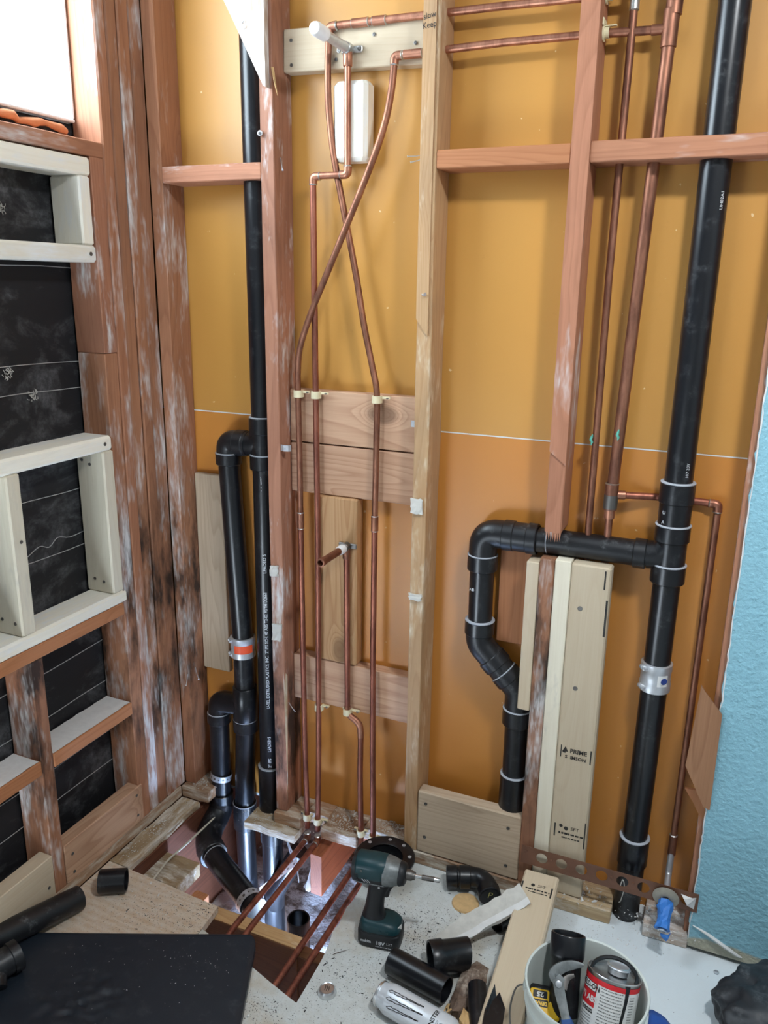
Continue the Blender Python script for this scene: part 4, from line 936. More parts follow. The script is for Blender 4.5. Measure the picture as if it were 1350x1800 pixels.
f_ = cut_pipe('tee_offcut', (.085, -.735, .060), (.045, -.86, .060), .032, .026, 'abs_dusty', 'black tee fitting at the left edge on the mat', ((0., .022, .0355),))
tube('branch', [(.07, -.79, .06), (.095, -.815, .038)], .026, 'abs_dusty', f_, 20)
cut_pipe('pipe_offcut', (.860, -.372, .0310), (1.006, -.398, .0310), .0305, .0265, 'abs', 'black pipe offcut lying just behind the white drink can')
hb_ = empty('hub_offcut', (.99, -.31, 0), 'wide black hub fitting cut off slanted behind the pipe offcut', 'pipe', 'black plastic offcuts')
a, b = Vector((.945, -.341, .0415)), Vector((1.020, -.289, .0415)); L = (b-a).length
dv = (b-a).normalized(); u = Vector((0, 0, 1)); w = dv.cross(u); prof = [(.036, .03), (.036, .001), (.0400, 0), (.0408, .002), (.0408, .030), (.0375, .034), (.0370, 1), (.033, 1), (.033, .03)]
rings = []
for r, h in prof:
    rg = []
    for i in range(32):
        an_ = 2*math.pi*i/32; q = (u*math.cos(an_)+w*math.sin(an_))*r; hh = h if h < 1 else L+q.z*.22-.004; rg.append(a+dv*hh+q)
    rings.append(rg)
mesh('wall', *skin(rings, False), 'abs', hb_, smooth=40)
# elbow with chalk mark by the wide board
eb = empty('elbow_offcut', (.955, -.045, 0), 'black elbow offcut by the wide board, marked in yellow', 'pipe', 'black plastic offcuts')
path = catmull([(.900, -.052, .034), (.930, -.040, .036), (.965, -.030, .036), (.992, -.042, .034), (1.006, -.064, .032)], 6)
tube('bend', path, .0255, 'abs', eb, 24); hub('hub', (.918, -.047, .0355), (.945, -.036, .0360), .030, 'abs', eb)
lathe('open_end', [(.022, .018), (.0225, -.002), (.0285, -.004), (.029, .0), (.029, .022), (.0255, .026)], (.890, -.056, .0335), (.9, .38, .03), 'abs', eb, 24, cap=False)
hub('hub', (1.000, -.054, .0325), (1.012, -.078, .031), .0295, 'abs', eb)
lathe('hub_face', [(.0245, .0), (.0245, .0006)], (1.0122, -.0785, .031), (.44, -.88, -.05), 'rubber', eb, 22)
text('chalk_mark', 'P', .027, (1.0128, -.0797, .036), (.86, .44, -.2), (.2, .02, 1), 'chalk', eb, 1., -.0004)
# pale knot of wood below it
kn = lathe('wood_disc', [(.001, .006), (.022, .007), (.034, .004), (.036, 0)], (.952, -.093, .0005), (0, 0, 1), 'sponge', None, 24); tag(kn, 'tan sanded disc beside the black elbow offcut', 'disc')
# toilet flange behind the drill
tf = empty('closet_flange', (.715, -.08, 0), 'black round closet flange behind the drill', 'flange')
fc = (.716, -.082, 0)
lathe('rim', [(.050, .056), (.0515, .050), (.080, .050), (.083, .053), (.083, .059), (.080, .062), (.054, .060), (.050, .058)], fc, (0, 0, 1), 'abs', tf, 40, cap=False)
lathe('neck', [(.046, .001), (.0515, .001), (.0515, .052), (.046, .056), (.046, .001)], fc, (0, 0, 1), 'abs', tf, 32, cap=False)
lathe('knockout', [(.001, .030), (.046, .030), (.046, .032), (.001, .032)], fc, (0, 0, 1), 'rubber', tf, 24, cap=False)
for a_ in (20, 62, 100, 150, 335): lathe('slot', [(.0055, 0), (.005, .0008)], (fc[0]+.068*math.cos(R(a_)), fc[1]+.068*math.sin(R(a_)), .0612), (0, 0, 1), 'galv', tf, 8)
# strip of broken drywall bridging to the leaning stud
dw = empty('drywall_scrap', (1.0, -.16, 0), 'broken white drywall strip leaning on the slanted stud', 'scrap')
c0, c1 = Vector((.930, -.262, .004)), Vector((1.110, -.112, .0985)); ax_ = (c1-c0).normalized(); wd = Vector((.80, -.50, -.16)); wd = (wd-ax_*wd.dot(ax_)).normalized(); nn = ax_.cross(wd)
if nn.z < 0: nn = -nn
rnd = random.Random(11); rings = []
for k in range(15):
    t = k/14; p = c0.lerp(c1, t); hw = .026*(.35+.65*min(1, t*4)); j = lambda s=.0022: rnd.uniform(-s, s)
    rings.append([p-wd*(hw+j())+nn*j(.0008), p+wd*(hw+j())+nn*j(.0008), p+wd*(hw+j())+nn*(.0125+j(.0008)), p+nn*(.0128+j(.001)), p-wd*(hw+j(.004))+nn*(.0122+j(.001))])
mesh('core', *skin(rings), 'plaster', dw)
mesh('broken_edge', *skin([[r[1]+wd*.0015, r[2]+wd*.003+nn*.0006, (r[2]+r[3])/2+nn*.0012, r[1]*.9+r[0]*.1-nn*.0006] for r in rings]), 'gypsum', dw)
# the leaning stud
ls = empty('loose_stud', (1.13, -.4, 0), 'new stud lying slanted on the floor, its stamped end on the plates', 'stud')
pa, pb = Vector((1.1300, -.0145, .0805)), Vector((1.158, -.840, .0195)); dz = (pa-pb).normalized(); dx = Vector((1, .033, 0)); dx = (dx-dz*dx.dot(dz)).normalized(); dy = dz.cross(dx)
mw = Matrix((dx, dy, dz)).transposed().to_4x4(); mw.translation = (pa+pb)/2
v, f = prism_mesh(.088, .038, (pa-pb).length, .004, 0, 1, 5); me = bpy.data.meshes.new('stick'); me.from_pydata(v, [], f); me.update(); stick = addobj('stick', me, 'pine', mw, ls)
up = dy if dy.z > 0 else -dy
def lst(s, size, off, side, sq=1., bold=0.): text('stamp_text', s, size, pa-dz*off+dx*side+up*.0195, dx, dz, 'black_ink', stick, sq, bold)
lst('SFT', .013, .050, .008); dashes(stick, pa-dz*.064+dx*.0+up*.0195, dx, dz, .060, .005, 9, 3); dashes(stick, pa-dz*.073+dx*.002+up*.0195, dx, dz, .048, .0035, 9, 4)
lathe('stamp_mark', [(.005, 0), (.0049, .0003)], pa-dz*.050-dx*.014+up*.0193, up, 'black_ink', stick, 10)
for sd_ in (-.040, .034):
    c = pa-dz*.062+dx*sd_+up*.0195; mesh('stamp_mark', [tuple(c+dx*a+dz*b) for a, b in ((-.002, -.017), (.002, -.017), (.002, .017), (-.002, .017))], [(0, 1, 2, 3)], 'black_ink', stick)
# pipe scrap under the drywall strip
cut_pipe('pipe_offcut', (1.050, -.155, .024), (1.072, -.110, .024), .0235, .020, 'abs', 'small black offcut in the shade under the drywall strip')

# kneeling mat
km = empty('kneeling_mat', (.30, -.75, 0), 'large black foam kneeling mat on the plywood', 'mat')
ang = math.atan2(.198, .45); e1_, e2_ = Vector((math.cos(ang), math.sin(ang), 0)), Vector((math.sin(ang), -math.cos(ang), 0))
corner = Vector((.5265, -.4225, 0)); LW, LH, RD, TH = .62, .42, .035, .022
nu, nv = 90, 62
def mat_in(u_, v_):   # pull the grid in to round corners
    x, y = u_*LW, v_*LH
    for cx, cy in ((RD, RD), (LW-RD, RD), (RD, LH-RD), (LW-RD, LH-RD)):
        if ((x < RD and cx == RD) or (x > LW-RD and cx != RD)) and ((y < RD and cy == RD) or (y > LH-RD and cy != RD)):
            dx_, dy_ = x-cx, y-cy; m_ = max(abs(dx_), abs(dy_)); l_ = math.hypot(dx_, dy_)
            if l_ > 1e-6: x, y = cx+dx_*m_/l_, cy+dy_*m_/l_
    return x, y
v, f = [], []
for lay in (1, 0):
    for i in range(nv+1):
        for j in range(nu+1):
            x, y = mat_in(j/nu, i/nv); z = .001
            if lay:
                ed = min(x, LW-x, y, LH-y); z = TH-.004*max(0, 1-ed/.006)
                q = math.hypot((x-.36)/.105, (y-.20)/.085)   # scuffed, embossed patch
                z += .010*max(0, 1-q)**.5*(noise.noise((x*40+y*55, y*34-x*22, 3))+.3*noise.noise((x*150, y*150, 1))) if q < 1 else 0
                z += .0005*noise.noise((x*30, y*30, 0))
            p = corner-e1_*x+e2_*y; v.append((p.x, p.y, z))
n1 = (nu+1)*(nv+1)
for i in range(nv):
    for j in range(nu):
        a = i*(nu+1)+j; f.append((a, a+nu+1, a+nu+2, a+1)); f.append((n1+a, n1+a+1, n1+a+nu+2, n1+a+nu+1))
rim = list(range(nu+1))+[i*(nu+1)+nu for i in range(1, nv+1)]+[nv*(nu+1)+j for j in range(nu-1, -1, -1)]+[i*(nu+1) for i in range(nv-1, 0, -1)]
for a, b in zip(rim, rim[1:]+rim[:1]): f.append((a, b, n1+b, n1+a))
mesh('foam_sheet', v, f, 'mat_foam', km, smooth=50)

# ------------------------------------------------------------------ impact driver
dr = empty('impact_driver', (.797, -.29, 0), 'teal and black cordless impact driver standing on its battery', 'drill')
DM = Matrix.Translation((.797, -.290, 0)) @ Matrix.Rotation(R(9.5), 4, 'Z')
def sq_ring(c, a, b, ex, axis, n=24):
    """superellipse ring about c with half sizes a, b across the given axis"""
    out = []
    for i in range(n):
        t = 2*math.pi*i/n; cu, su = math.cos(t), math.sin(t)
        p = a*math.copysign(abs(cu)**(2/ex), cu); q = b*math.copysign(abs(su)**(2/ex), su)
        out.append(Vector(c)+(Vector((0, p, q)) if axis == 'x' else Vector((p, q, 0))))
    return out
def dpart(name, rings, mat, par=dr, sm=45):
    v, f = skin([[DM @ Vector(p) for p in r] for r in rings]); return mesh(name, v, f, mat, par, smooth=sm)
HZ = .198
hd = dpart('motor_housing', [sq_ring((x, 0, HZ+dz), a, b, 2.6, 'x') for x, a, b, dz in ((-.071, .020, .024, 0), (-.068, .027, .031, 0), (-.056, .031, .035, 0), (-.02, .032, .036, 0), (.012, .032, .035, 0), (.022, .030, .033, 0))], 'rubber')
dpart('teal_shell', [sq_ring((x, 0, HZ+.006), a, b, 2.6, 'x') for x, a, b in ((-.060, .028, .030), (-.056, .0325, .0325), (-.01, .0335, .0335), (.010, .0325, .0325), (.016, .028, .029))], 'teal', hd)
dpart('gear_case', [sq_ring((x, 0, HZ+.002), a, a, 2.2, 'x') for x, a in ((.008, .0345), (.014, .0355), (.030, .033), (.046, .0265), (.052, .024))], 'nose_grey', hd)
dpart('bumper', [sq_ring((x, 0, HZ+.001), a, a, 2.1, 'x') for x, a in ((.044, .0275), (.047, .0290), (.058, .0255), (.061, .020))], 'rubber', hd)
dpart('chuck', [sq_ring((x, 0, HZ+.001), a, a, 2, 'x', 18) for x, a in ((.058, .010), (.060, .0125), (.074, .0125), (.077, .010), (.082, .0095))], 'steel_dark', hd)
bt_ = dpart('driver_bit', [sq_ring((x, 0, HZ+.001), a, a, 2, 'x', 10) for x, a in ((.080, .0045), (.110, .0045), (.111, .0058), (.140, .0058), (.142, .004))], 'alum', dr)
dpart('bit_sleeve', [sq_ring((x, 0, HZ+.001), a, a, 2, 'x', 12) for x, a in ((.098, .0045), (.099, .0062), (.128, .0062), (.129, .0045))], 'steel_dark', bt_)
for k in range(4): board('vent_slot', (0, 0, 0), (.010, .0015, .0022), 'rubber', 'x', hd).matrix_basis = DM @ Matrix.Translation((-.055, -.0325, HZ-.012+.0055*k)) @ AX['x'].to_4x4()
for k in range(3): tube('housing_stripe', [DM @ Vector((-.040+.006*k, -.0338, HZ-.006)), DM @ Vector((-.032+.006*k, -.0335, HZ-.014))], .0008, 'galv', hd, 5)
lathe('housing_screw', [(.003, 0), (.003, .001)], DM @ Vector((-.042, -.034, HZ+.016)), DM.to_3x3() @ Vector((0, -1, 0)), 'steel_dark', hd, 8)
lathe('housing_screw', [(.003, 0), (.003, .001)], DM @ Vector((.002, -.034, HZ-.022)), DM.to_3x3() @ Vector((0, -1, 0)), 'galv', hd, 8)
dpart('seam', [sq_ring((x, 0, HZ-.020), a, .0016, 2.4, 'x') for x, a in ((-.060, .0265), (-.05, .0315), (.01, .0315), (.016, .029))], 'nose_grey', hd)
dpart('handle', [sq_ring((x, 0, z), a, b, 2.5, 'z') for x, z, a, b in ((.004, .180, .028, .020), (-.004, .162, .026, .0185), (-.010, .140, .023, .017), (-.014, .115, .022, .017), (-.017, .090, .0235, .018), (-.018, .070, .028, .021), (-.014, .060, .034, .026))], 'rubber')
dpart('trigger', [sq_ring((x, 0, z), .008, .009, 2.4, 'z', 14) for x, z in ((.026, .166), (.020, .155), (.014, .142), (.012, .130))], 'rubber')
foot = dpart('battery_foot', [sq_ring((x, 0, z), a, b, 3.6, 'z', 28) for x, z, a, b in ((-.010, .068, .034, .025), (-.004, .063, .044, .031), (.000, .054, .050, .035), (.001, .044, .052, .0365), (.001, .040, .052, .0365))], 'teal')
bat = dpart('battery_pack', [sq_ring((x, 0, z), a, b, 4.5, 'z', 32) for x, z, a, b in ((.001, .040, .0515, .036), (.001, .037, .054, .0385), (.001, .006, .054, .0385), (.001, .001, .051, .036))], 'rubber')
dpart('foot_trim', [sq_ring((x, 0, z), a, b, 3.8, 'z', 28) for x, z, a, b in ((.001, .0415, .0527, .0372), (.001, .0440, .0527, .0372))], 'rubber', foot)
YF = -.0391
def dtext(s, size, x, z, mat, sq=1., bold=0.): text('battery_print', s, size, DM @ Vector((x, YF, z)), DM.to_3x3() @ Vector((1, 0, 0)), (0, 0, 1), mat, bat, sq, bold)
dtext('makita', .011, -.028, .021, 'white_print', .9, .0003); dtext('18V', .014, .008, .020, 'white_print', 1, .0004); dtext('LXT', .009, .031, .022, 'white_print', .9); dashes(bat, DM @ Vector((.016, YF, .0105)), DM.to_3x3() @ Vector((1, 0, 0)), (0, 0, 1), .040, .0018, 10, 9, 'white_print', 'battery_print')
lb_ = board('white_sticker', (0, 0, 0), (.016, .0008, .016), 'paper', 'x', foot); lb_.matrix_basis = DM @ Matrix.Translation((.050, -.012, .050)) @ Matrix.Rotation(R(68), 4, 'Z') @ AX['x'].to_4x4()
for x, z in ((.006, .052), (.024, .052)): lathe('lug', [(.0035, 0), (.003, .002)], DM @ Vector((x, -.0355, z)), DM.to_3x3() @ Vector((0, -1, .3)), 'teal', foot, 8)

# ------------------------------------------------------------------ drink can and lid
cn = empty('drink_can', (.96, -.46, 0), 'white drink can with a dark claw logo lying on its side', 'can')
ca = Vector((.874, -.468, .0335)); cdv = Vector((.188, -.040, .004)).normalized()
lathe('body', [(.022, .001), (.0265, -.001), (.0275, .002), (.0265, .005), (.0265, .010), (.0325, .026), (.0331, .032), (.0331, .176), (.031, .184), (.026, .190), (.024, .186)], ca, cdv, 'can_white', cn, 36)
lathe('rim', [(.0225, .004), (.0268, .0), (.0282, .002), (.0275, .0055), (.0266, .006)], ca, cdv, 'alum', cn, 30)
lathe('tab_knob', [(.0095, .001), (.0095, -.006), (.008, -.009), (.001, -.0095)], ca, cdv, 'alum', cn, 16)
fu = Vector((-.05, -.55, .83)); fu = (fu-cdv*fu.dot(cdv)).normalized(); fs = cdv.cross(fu)
def on_can(s_, a_, r=.0334): return ca+cdv*s_+(fu*math.cos(a_)+fs*math.sin(a_))*r
rnd = random.Random(2)
for k, (a0, L0, L1, wd_) in enumerate(((.55, .044, .118, .10), (.10, .038, .122, .11), (-.36, .036, .116, .10))):
    # each claw stroke: a ragged outline
    top, bot = [], []
    for i in range(15):
        t = i/14; s_ = L0+(L1-L0)*t; w_ = wd_*(1-t*.85)*(.75+.25*math.sin(i*2.1+k))
        top.append((s_, a0-.18*t+w_+rnd.uniform(-.02, .02))); bot.append((s_, a0-.18*t-w_+rnd.uniform(-.02, .02)))
    for line in (top, bot): tube('claw_mark', [on_can(*q) for q in line], .0008, 'black_ink', cn, 5)
    tube('claw_mark', [on_can(*top[0]), on_can((top[0][0]+bot[0][0])/2-.006, a0+.03), on_can(*bot[0])], .0008, 'black_ink', cn, 5)
def can_text(s, size, s0, a0, sq=1., bold=0.):
    v, f = text_geo(s, size, bold=bold); v = [tuple(on_can(s0-y, a0-x*sq/.0334, .0335)) for x, y, _ in v]; mesh('can_print', v, f, 'black_ink', cn)
can_text('MONSTER', .013, .146, -.05, .95, .0004); can_text('ENERGY', .0065, .157, .10); can_text('ULTRA', .008, .166, .15, 1., .0002)
cl = empty('can_lid', (.751, -.487, 0), 'small silver lid with embossed claw strokes on the floor', 'lid')
lathe('cap', [(.0215, 0), (.0220, .002), (.0185, .010), (.0165, .013), (.0150, .0125), (.0140, .0115), (.001, .0118)], (.751, -.487, .0005), (0, 0, 1), 'alum', cl, 28)
for k in (-1, 0, 1):
    tube('claw_stroke', [Vector((.751+k*.0045-.002, -.4805, .0125)), Vector((.751+k*.0045+.0005, -.487, .0127)), Vector((.751+k*.0045+.001, -.4945, .0125))], [.0009, .0012, .0005], 'steel_dark', cl, 6)

# wood scraps by the can
ws = empty('wood_scrap', (1.04, -.36, 0), 'dark weathered splintered wood chunk beside the drink can', 'scrap')
rnd = random.Random(21); rings = []
for k in range(8):
    t = k/7; c = Vector((1.052, -.292, .020)).lerp(Vector((1.040, -.440, .016)), t); hw = .010+.017*math.sin(math.pi*min(1, .15+t*.8))
    rings.append([c+Vector((sx*hw+rnd.uniform(-.003, .003), rnd.uniform(-.004, .004), sz*.013+rnd.uniform(-.003, .003))) for sx, sz in ((-1, -1), (1, -1), (1.1, .2), (.4, 1), (-.5, 1.1), (-1.1, .1))])
mesh('chunk', *skin(rings), 'bark', ws)
for k in range(14):
    p = Vector((1.018+rnd.uniform(-.008, .03), -.405-rnd.uniform(0, .05), .006+rnd.uniform(0, .018))); q = p+Vector((rnd.uniform(-.02, .02), rnd.uniform(-.045, -.015), rnd.uniform(-.004, .006)))
    tube('splinter', [p, q], [.0022, .0008], 'wood_splint', ws, 5)
w2 = empty('wood_scrap', (1.08, -.47, 0), 'pale broken wood end at the bottom edge beside the can', 'scrap')
rings = []
for k in range(6):
    c = Vector((1.055+.012*k, -.452-.006*k, .028)); rings.append([c+Vector((rnd.uniform(-.004, .004), sy*.018+rnd.uniform(-.003, .003), sz*.014+rnd.uniform(-.003, .003))) for sy, sz in ((-1, -1), (1, -1), (1, 1), (0, 1.2), (-1, 1))])
mesh('chunk', *skin(rings), 'wood_splint', w2)
sp_ = empty('split_pipe', (1.09, -.40, 0), 'black pipe split open with a jagged end beside the loose stud', 'pipe', 'black plastic offcuts')
a, b = Vector((1.068, -.372, .050)), Vector((1.120, -.520, .030)); dv = (b-a).normalized(); u = Vector((0, 0, 1)); u = (u-dv*u.dot(dv)).normalized(); w = dv.cross(u); rings = []
rnd = random.Random(8)
for r, h in ((.0175, .05), (.0175, .004), (.0185, .001), (.0205, .002), (.0212, .006), (.0212, .155), (.0175, .155), (.0175, .05)):
    rings.append([a+dv*h+(u*math.cos(2*math.pi*i/24)+w*math.sin(2*math.pi*i/24))*r for i in range(24)])
mesh('wall', *skin(rings, False), 'abs', sp_, smooth=40)
fl_ = [(1.112, -.390, .088), (1.122, -.412, .079), (1.127, -.405, .086), (1.148, -.436, .081), (1.154, -.482, .074), (1.116, -.510, .070), (1.108, -.452, .074)]
mesh('jagged_flap', fl_+[(x, y, z-.003) for x, y, z in fl_], [tuple(range(7)), tuple(range(13, 6, -1))]+[(i, 7+i, 7+(i+1) % 7, (i+1) % 7) for i in range(7)], 'abs', sp_)

# ------------------------------------------------------------------ bucket and what stands in it
BK = Vector((1.309, -.453, 0))
bk = empty('bucket', BK, 'grey white plastic bucket full of tools at the bottom edge', 'bucket')
lathe('shell', [(.001, .004), (.098, .004), (.1145, .226), (.1155, .230), (.1195, .2315), (.1205, .229), (.1200, .222), (.1165, .218), (.1155, .190), (.1185, .188), (.1185, .182), (.1145, .178), (.101, .0), (.001, .0)], BK, (0, 0, 1), 'bucket', bk, 56, cap=False)
hdl = tube('wire_handle', catmull([BK+Vector((-.117, -.010, .190)), BK+Vector((-.134, -.02, .182)), BK+Vector((-.138, -.045, .150)), BK+Vector((-.126, -.07, .120)), BK+Vector((-.108, -.085, .105))], 6), .0018, 'steel_dark', bk, 8)
lathe('handle_boss', [(.011, 0), (.011, .006), (.006, .008)], BK+Vector((-.114, -.010, .188)), (-1, -.1, 0), 'bucket', bk, 14)
# solvent cement can
cc = empty('cement_can', (1.356, -.42, .09), 'red and white labelled cement can standing in the bucket', 'can')
CO = Vector((1.350, -.461, .125)); CD = Vector((.05, .47, 1)).normalized()
lathe('tin', [(.050, 0), (.053, .001), (.053, .003), (.0515, .005), (.0515, .120), (.053, .122), (.053, .125), (.051, .125), (.0495, .119), (.022, .119), (.001, .119)], CO, CD, 'alum', cc, 40)
lathe('paper_label', [(.0519, .010), (.0519, .116)], CO, CD, 'paper', cc, 40, cap=False)
lathe('red_band', [(.0521, .107), (.0521, .1165)], CO, CD, 'red_label', cc, 40, cap=False)
lathe('neck', [(.020, .118), (.020, .126), (.0215, .127), (.0215, .133), (.0195, .134), (.0195, .129), (.001, .128)], CO+Vector((.006, .008, 0)), CD, 'alum', cc, 26)
lathe('neck_ring', [(.0225, .129), (.0235, .130), (.0225, .132)], CO+Vector((.006, .008, 0)), CD, 'galv', cc, 26)
mesh('dried_cement', *tube_geo([CO+CD*.1195+Vector((.044*math.cos(t), .044*math.sin(t), 0)) for t in (2*math.pi*i/24 for i in range(25))], .004, 6), 'rubber', cc)
# frame on the can face turned to the camera
cfu = Vector((-.04, -1, 0)); cfu = (cfu-CD*cfu.dot(CD)).normalized(); cfs = CD.cross(cfu)
def on_tin(s_, h_, r=.0524):   # s_: metres to the right along the surface
    a_ = s_/.0519; return CO+CD*h_+(cfu*math.cos(a_)+cfs*math.sin(a_))*r
def tin_patch(name, s0, s1, h0, h1, mat, r=.0522, n=8):
    v = [on_tin(s0+(s1-s0)*i/n, h, r) for i in range(n+1) for h in (h0, h1)]; mesh(name, v, [(2*i, 2*i+2, 2*i+3, 2*i+1) for i in range(n)], mat, cc)
def tin_text(s, size, s0, h0, mat, sq=1., bold=0., r=.0526):
    v, f = text_geo(s, size, bold=bold); mesh('label_text', [tuple(on_tin(s0+x*sq, h0+y, r)) for x, y, _ in v], f, mat, cc)
tin_patch('red_panel', -.066, -.024, .062, .112, 'red_label')
tin_patch('logo_plate', -.062, -.0255, .090, .106, 'black_ink', .0523); tin_patch('logo_plate', -.062, -.0265, .0912, .1048, 'paper', .0524)
tin_text('WELD-ON', .0135, -.046, .098, 'black_ink', .9, .0004); tin_text('771 ABS', .0155, -.0445, .076, 'paper', .9, .0005)
tin_patch('text_bar', -.055, -.0255, .051, .058, 'black_ink', .0523); tin_text('BLACK - MEDIUM', .0048, -.040, .0545, 'paper', .8)
def tin_lines(s0, w_, h0, n_, dh, seed):
    for k in range(n_):
        hk = h0-dh*k; dashes(cc, None, (1, 0, 0), (0, 0, 1), w_, .0017, 14, seed+k, 'grey_ink', 'label_text', lambda x, y, hk=hk: on_tin(s0+x, hk+y, .0525))
tin_lines(.006, .042, .104, 15, .0058, 30); tin_lines(-.0405, .028, .046, 8, .0052, 60); tin_lines(.0485, .012, .100, 16, .005, 80)
mesh('cement_drip', [on_tin(s_, h_, .0527) for s_, h_ in ((.030, .121), (.039, .121), (.038, .09), (.034, .05), (.032, .012), (.0275, .012), (.028, .05), (.031, .09))], [(0, 1, 2, 7), (7, 2, 3, 6), (6, 3, 4, 5)], 'rubber', cc)
# black fitting behind it
fb = empty('hub_fitting', (1.257, -.39, .1), 'black pipe fitting standing up at the back of the bucket', 'pipe')
fd_ = Vector((-.08, .52, .85)).normalized(); fo = Vector((1.268, -.455, .138))
lathe('barrel', [(.027, .0), (.0305, .001), (.0305, .100), (.0345, .106), (.0352, .112), (.0352, .148), (.0340, .150), (.030, .150), (.029, .146), (.027, .10)], fo, fd_, 'abs', fb, 32)
# tape measure
tm = empty('tape_measure', (1.222, -.43, .09), 'yellow and black tape measure in the bucket', 'tape measure')
TM = Matrix.Translation((1.228, -.458, .150)) @ Matrix.Rotation(R(10), 4, 'Z') @ Matrix.Rotation(R(32), 4, 'X')
def tbox(name, lo, hi, mat, par, bev=.005):
    o = board(name, lo, hi, mat, 'z', par, bev); o.matrix_basis = TM @ Matrix.Translation((Vector(lo)+Vector(hi))/2); return o
case = tbox('case', (-.033, -.036, -.018), (.037, .032, .018), 'rubber', tm, .010)
tbox('face', (-.026, -.028, .0165), (.012, .022, .020), 'yellow', case, .003); tbox('grip', (.010, -.030, .010), (.034, .004, .0192), 'yellow', case, .004)
tbox('number_plate', (-.020, .006, .0195), (.008, .019, .0205), 'rubber', case, .001)
def tmtext(s, size, x, y, mat, sq=1., bold=0.):
    v, f = text_geo(s, size, bold=bold); mesh('face_print', [tuple(TM @ Vector((x-a*sq, y-b, .0208))) for a, b, _ in v], f, mat, case)
tmtext('25', .012, -.006, .0125, 'paper', 1.2, .0005); tbox('name_plate', (-.022, -.010, .0195), (.010, .003, .0203), 'rubber', case, .001); tmtext('DEWALT', .0095, -.006, -.0035, 'yellow', .75, .0005)
for k in range(4): tbox('rib', (-.020+.008*k, -.027, .0195), (-.016+.008*k, -.013, .0215), 'yellow', case, .0005)
# pliers
PO = Vector((.003, -.028, .026))
pl_ = empty('pliers', (1.28, -.46, .15), 'steel pliers with blue grips leaning in the bucket', 'pliers')
def flat_bar(name, pts, ws_, th, mat, par, nrm=Vector((.25, -.75, .6))):
    nrm = nrm.normalized(); P_ = catmull([Vector(p)+PO for p in pts], 4); n_ = len(P_); v, f = [], []
    for i, p in enumerate(P_):
        t = (P_[min(i+1, n_-1)]-P_[max(i-1, 0)]).normalized(); s = t.cross(nrm).normalized(); k = i/(n_-1)*(len(ws_)-1); w_ = ws_[int(k)]*(1-k % 1)+ws_[min(int(k)+1, len(ws_)-1)]*(k % 1)
        v += [p+s*w_+nrm*th*.7, p+nrm*th, p-s*w_+nrm*th*.7, p-s*w_-nrm*th, p+s*w_-nrm*th]
    f = [(i*5+j, i*5+(j+1) % 5, i*5+5+(j+1) % 5, i*5+5+j) for i in range(n_-1) for j in range(5)]+[(4, 3, 2, 1, 0), tuple((n_-1)*5+j for j in range(5))]
    return mesh(name, v, f, mat, par, smooth=40)
flat_bar('jaw', [(1.262, -.445, .205), (1.244, -.438, .212), (1.255, -.424, .222), (1.275, -.412, .226), (1.294, -.404, .226)], [.010, .011, .010, .008, .003], .005, 'nose_grey', pl_)
flat_bar('lower_jaw', [(1.264, -.446, .196), (1.268, -.430, .206), (1.280, -.420, .210)], [.008, .006, .003], .004, 'steel_dark', pl_)
flat_bar('shank', [(1.252, -.442, .210), (1.262, -.458, .190), (1.276, -.478, .170), (1.284, -.490, .158)], [.010, .010, .008, .008], .0045, 'nose_grey', pl_)
lathe('pivot', [(.0065, 0), (.0065, .002), (.004, .003)], Vector((1.256, -.450, .206))+PO, Vector((.25, -.75, .6)), 'galv', pl_, 14)
flat_bar('grip', [(1.280, -.485, .165), (1.292, -.503, .140), (1.302, -.518, .110), (1.308, -.525, .070)], [.009, .010, .0105, .010], .007, 'blue_grip', pl_)
flat_bar('grip', [(1.276, -.470, .160), (1.296, -.478, .130), (1.310, -.482, .09), (1.314, -.484, .060)], [.007, .009, .010, .010], .006, 'blue_grip', pl_)

# black bag and blue tarp at the right edge
import bmesh
bm = bmesh.new(); bmesh.ops.create_icosphere(bm, subdivisions=5, radius=1.)
for vv in bm.verts:
    p = vv.co.copy(); r = 1+.22*noise.noise(p*1.5)+.13*(1-abs(noise.noise(p*2.6)*2))+.03*noise.noise(p*8)
    q = Vector((p.x*.150, p.y*.125, p.z*.075))*r; q.z = max(q.z, -.054); vv.co = q
me = bpy.data.meshes.new('bag'); bm.to_mesh(me); bm.free(); me.shade_smooth()
bg = addobj('plastic_bag', me, 'bag', Matrix.Translation((1.725, -.205, .055))); tag(bg, 'crumpled black bag at the foot of the blue wall', 'bag')
v, f = [], []
for i in range(13):
    for j in range(9):
        x, y = 1.425+.009*i, -.235-.02*j-.0010*i*i; v.append((x+.004*math.sin(j), y, .004+.012*abs(noise.noise((i*.35, j*.4, 2)))+.010*math.sin(math.pi*i/12)))
for i in range(12):
    for j in range(8): a = i*9+j; f.append((a, a+1, a+10, a+9))
tp = mesh('blue_tarp', v, f, 'blue_tarp', smooth=True); tp.modifiers.new('thickness', 'SOLIDIFY').thickness = .002; tag(tp, 'blue tarp corner between the bucket and the black bag', 'tarp')
nt_ = lathe('metal_ring', [(.0035, 0), (.006, .001), (.006, .003), (.0035, .004), (.0035, 0)], (1.560, -.060, .0005), (0, .1, 1), 'galv', None, 16, cap=False); tag(nt_, 'tiny metal ring on the white floor near the blue wall', 'ring')
sv = mesh('wood_sliver', [(.712, -.388, .001), (.716, -.380, .001), (.745, -.352, .001), (.728, -.374, .005)], [(0, 3, 1), (1, 3, 2), (0, 2, 3), (0, 1, 2)], 'bark'); tag(sv, 'grey wood sliver on the floor beside the drill battery', 'scrap')

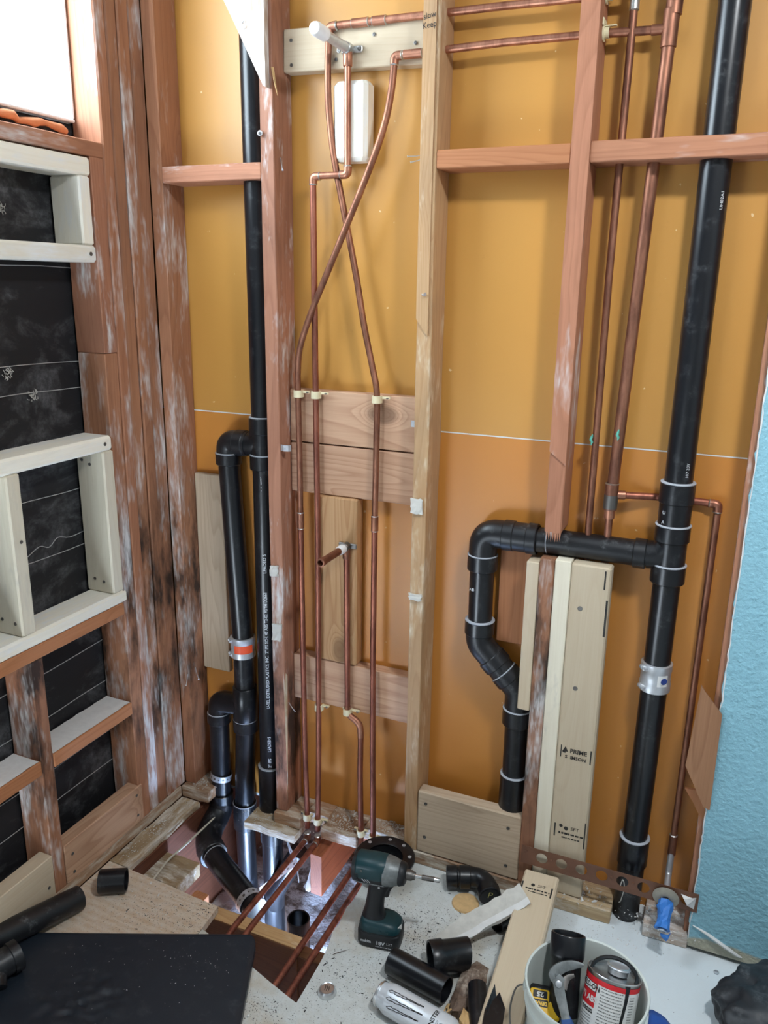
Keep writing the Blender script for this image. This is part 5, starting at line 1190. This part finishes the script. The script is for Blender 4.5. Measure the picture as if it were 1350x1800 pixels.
# ------------------------------------------------------------------ shavings and crumbs
def litter(name, spots, size, mat, label, seed, cat, flat=.35):
    rnd = random.Random(seed); v, f = [], []
    for (cx, cy, sx, sy, n_, z) in spots:
        for k in range(n_):
            x, y = cx+rnd.gauss(0, sx), cy+rnd.gauss(0, sy); zz = z(x, y) if callable(z) else z
            if zz is None: continue
            s = size*rnd.uniform(.35, 1.2)*(2.2 if rnd.random() < .04 else 1); a = rnd.uniform(0, 6.28); c_, s_ = math.cos(a), math.sin(a); el_ = rnd.uniform(1, 2.6)
            b = len(v)
            for px, py, pz in ((-el_, -.6, 0), (el_*.9, -.7, .0), (el_, .6, .0), (-el_*.7, .8, 0), (.1, .0, 1.2*flat+.2)):
                px *= s*rnd.uniform(.7, 1.2); py *= s*rnd.uniform(.6, 1.2); v.append((x+px*c_-py*s_, y+px*s_+py*c_, zz+.0006+pz*s))
            f += [(b, b+1, b+4), (b+1, b+2, b+4), (b+2, b+3, b+4), (b+3, b, b+4)]
    return tag(mesh(name, v, f, mat), label, cat, kind='stuff')
def on_floor(x, y):
    if x < .382: return None if (y > -.37 or x < .01) else 0.
    if y > -.005: return None
    if x < .705 and y > -.55 and not (x < .55 and y < -.52): return None
    return 0.
litter('plastic_shavings', [(.88, -.22, .07, .06, 620, on_floor), (.80, -.42, .10, .07, 560, on_floor), (.62, -.60, .07, .06, 620, on_floor), (.25, -.44, .09, .05, 420, on_floor), (.36, -.41, .04, .03, 160, on_floor), (1.0, -.2, .09, .07, 160, on_floor), (1.3, -.2, .12, .08, 60, on_floor)], .0009, 'rubber', 'black plastic shavings scattered over the floor', 1, 'shavings')
litter('plaster_crumbs', [(.93, -.22, .06, .05, 260, on_floor), (.84, -.36, .10, .08, 260, on_floor), (1.25, -.06, .12, .03, 160, on_floor), (1.42, -.03, .05, .02, 120, .039), (.60, -.62, .08, .06, 120, on_floor), (.30, -.44, .08, .05, 80, on_floor)], .0012, 'gypsum', 'white plaster crumbs scattered over the floor', 2, 'crumbs', .9)
litter('plaster_crumbs', [(.54, .03, .03, .03, 200, .0385), (.68, .06, .03, .015, 160, .0385), (.05, .02, .02, .02, 80, .0385), (.03, -.2, .012, .08, 160, .0), (1.22, .03, .04, .02, 120, .039), (1.44, .03, .03, .02, 160, .039), (.32, -.01, .05, .02, 120, .0005)], .0016, 'plaster', 'grey crumbs lying on the bottom plates', 3, 'crumbs', .9)
litter('mat_specks', [(.42, -.55, .07, .04, 60, .0225), (.30, -.66, .10, .06, 40, .0225)], .0006, 'gypsum', 'white specks on the kneeling mat', 4, 'specks', .6)
litter('plaster_crumbs', [(1.41, .04, .04, .02, 40, .039), (1.21, .03, .03, .02, 30, .039), (.91, -.20, .006, .005, 5, 0.), (.95, -.28, .02, .01, 14, 0.)], .004, 'gypsum', 'larger plaster lumps on the plates and floor', 6, 'crumbs', 1.)
# ceiling lamp, above the picture
cl_ = empty('ceiling_lamp', (1.78, -1.0, 2.60), 'round ceiling lamp above and behind the viewer', 'lamp')
lathe('canopy', [(.001, 0), (.14, 0), (.14, .05), (.135, .055), (.12, .055), (.12, .02), (.001, .02)], (1.78, -1.0, 2.618), (0, 0, -1), 'white_plastic', cl_, 32, cap=False)
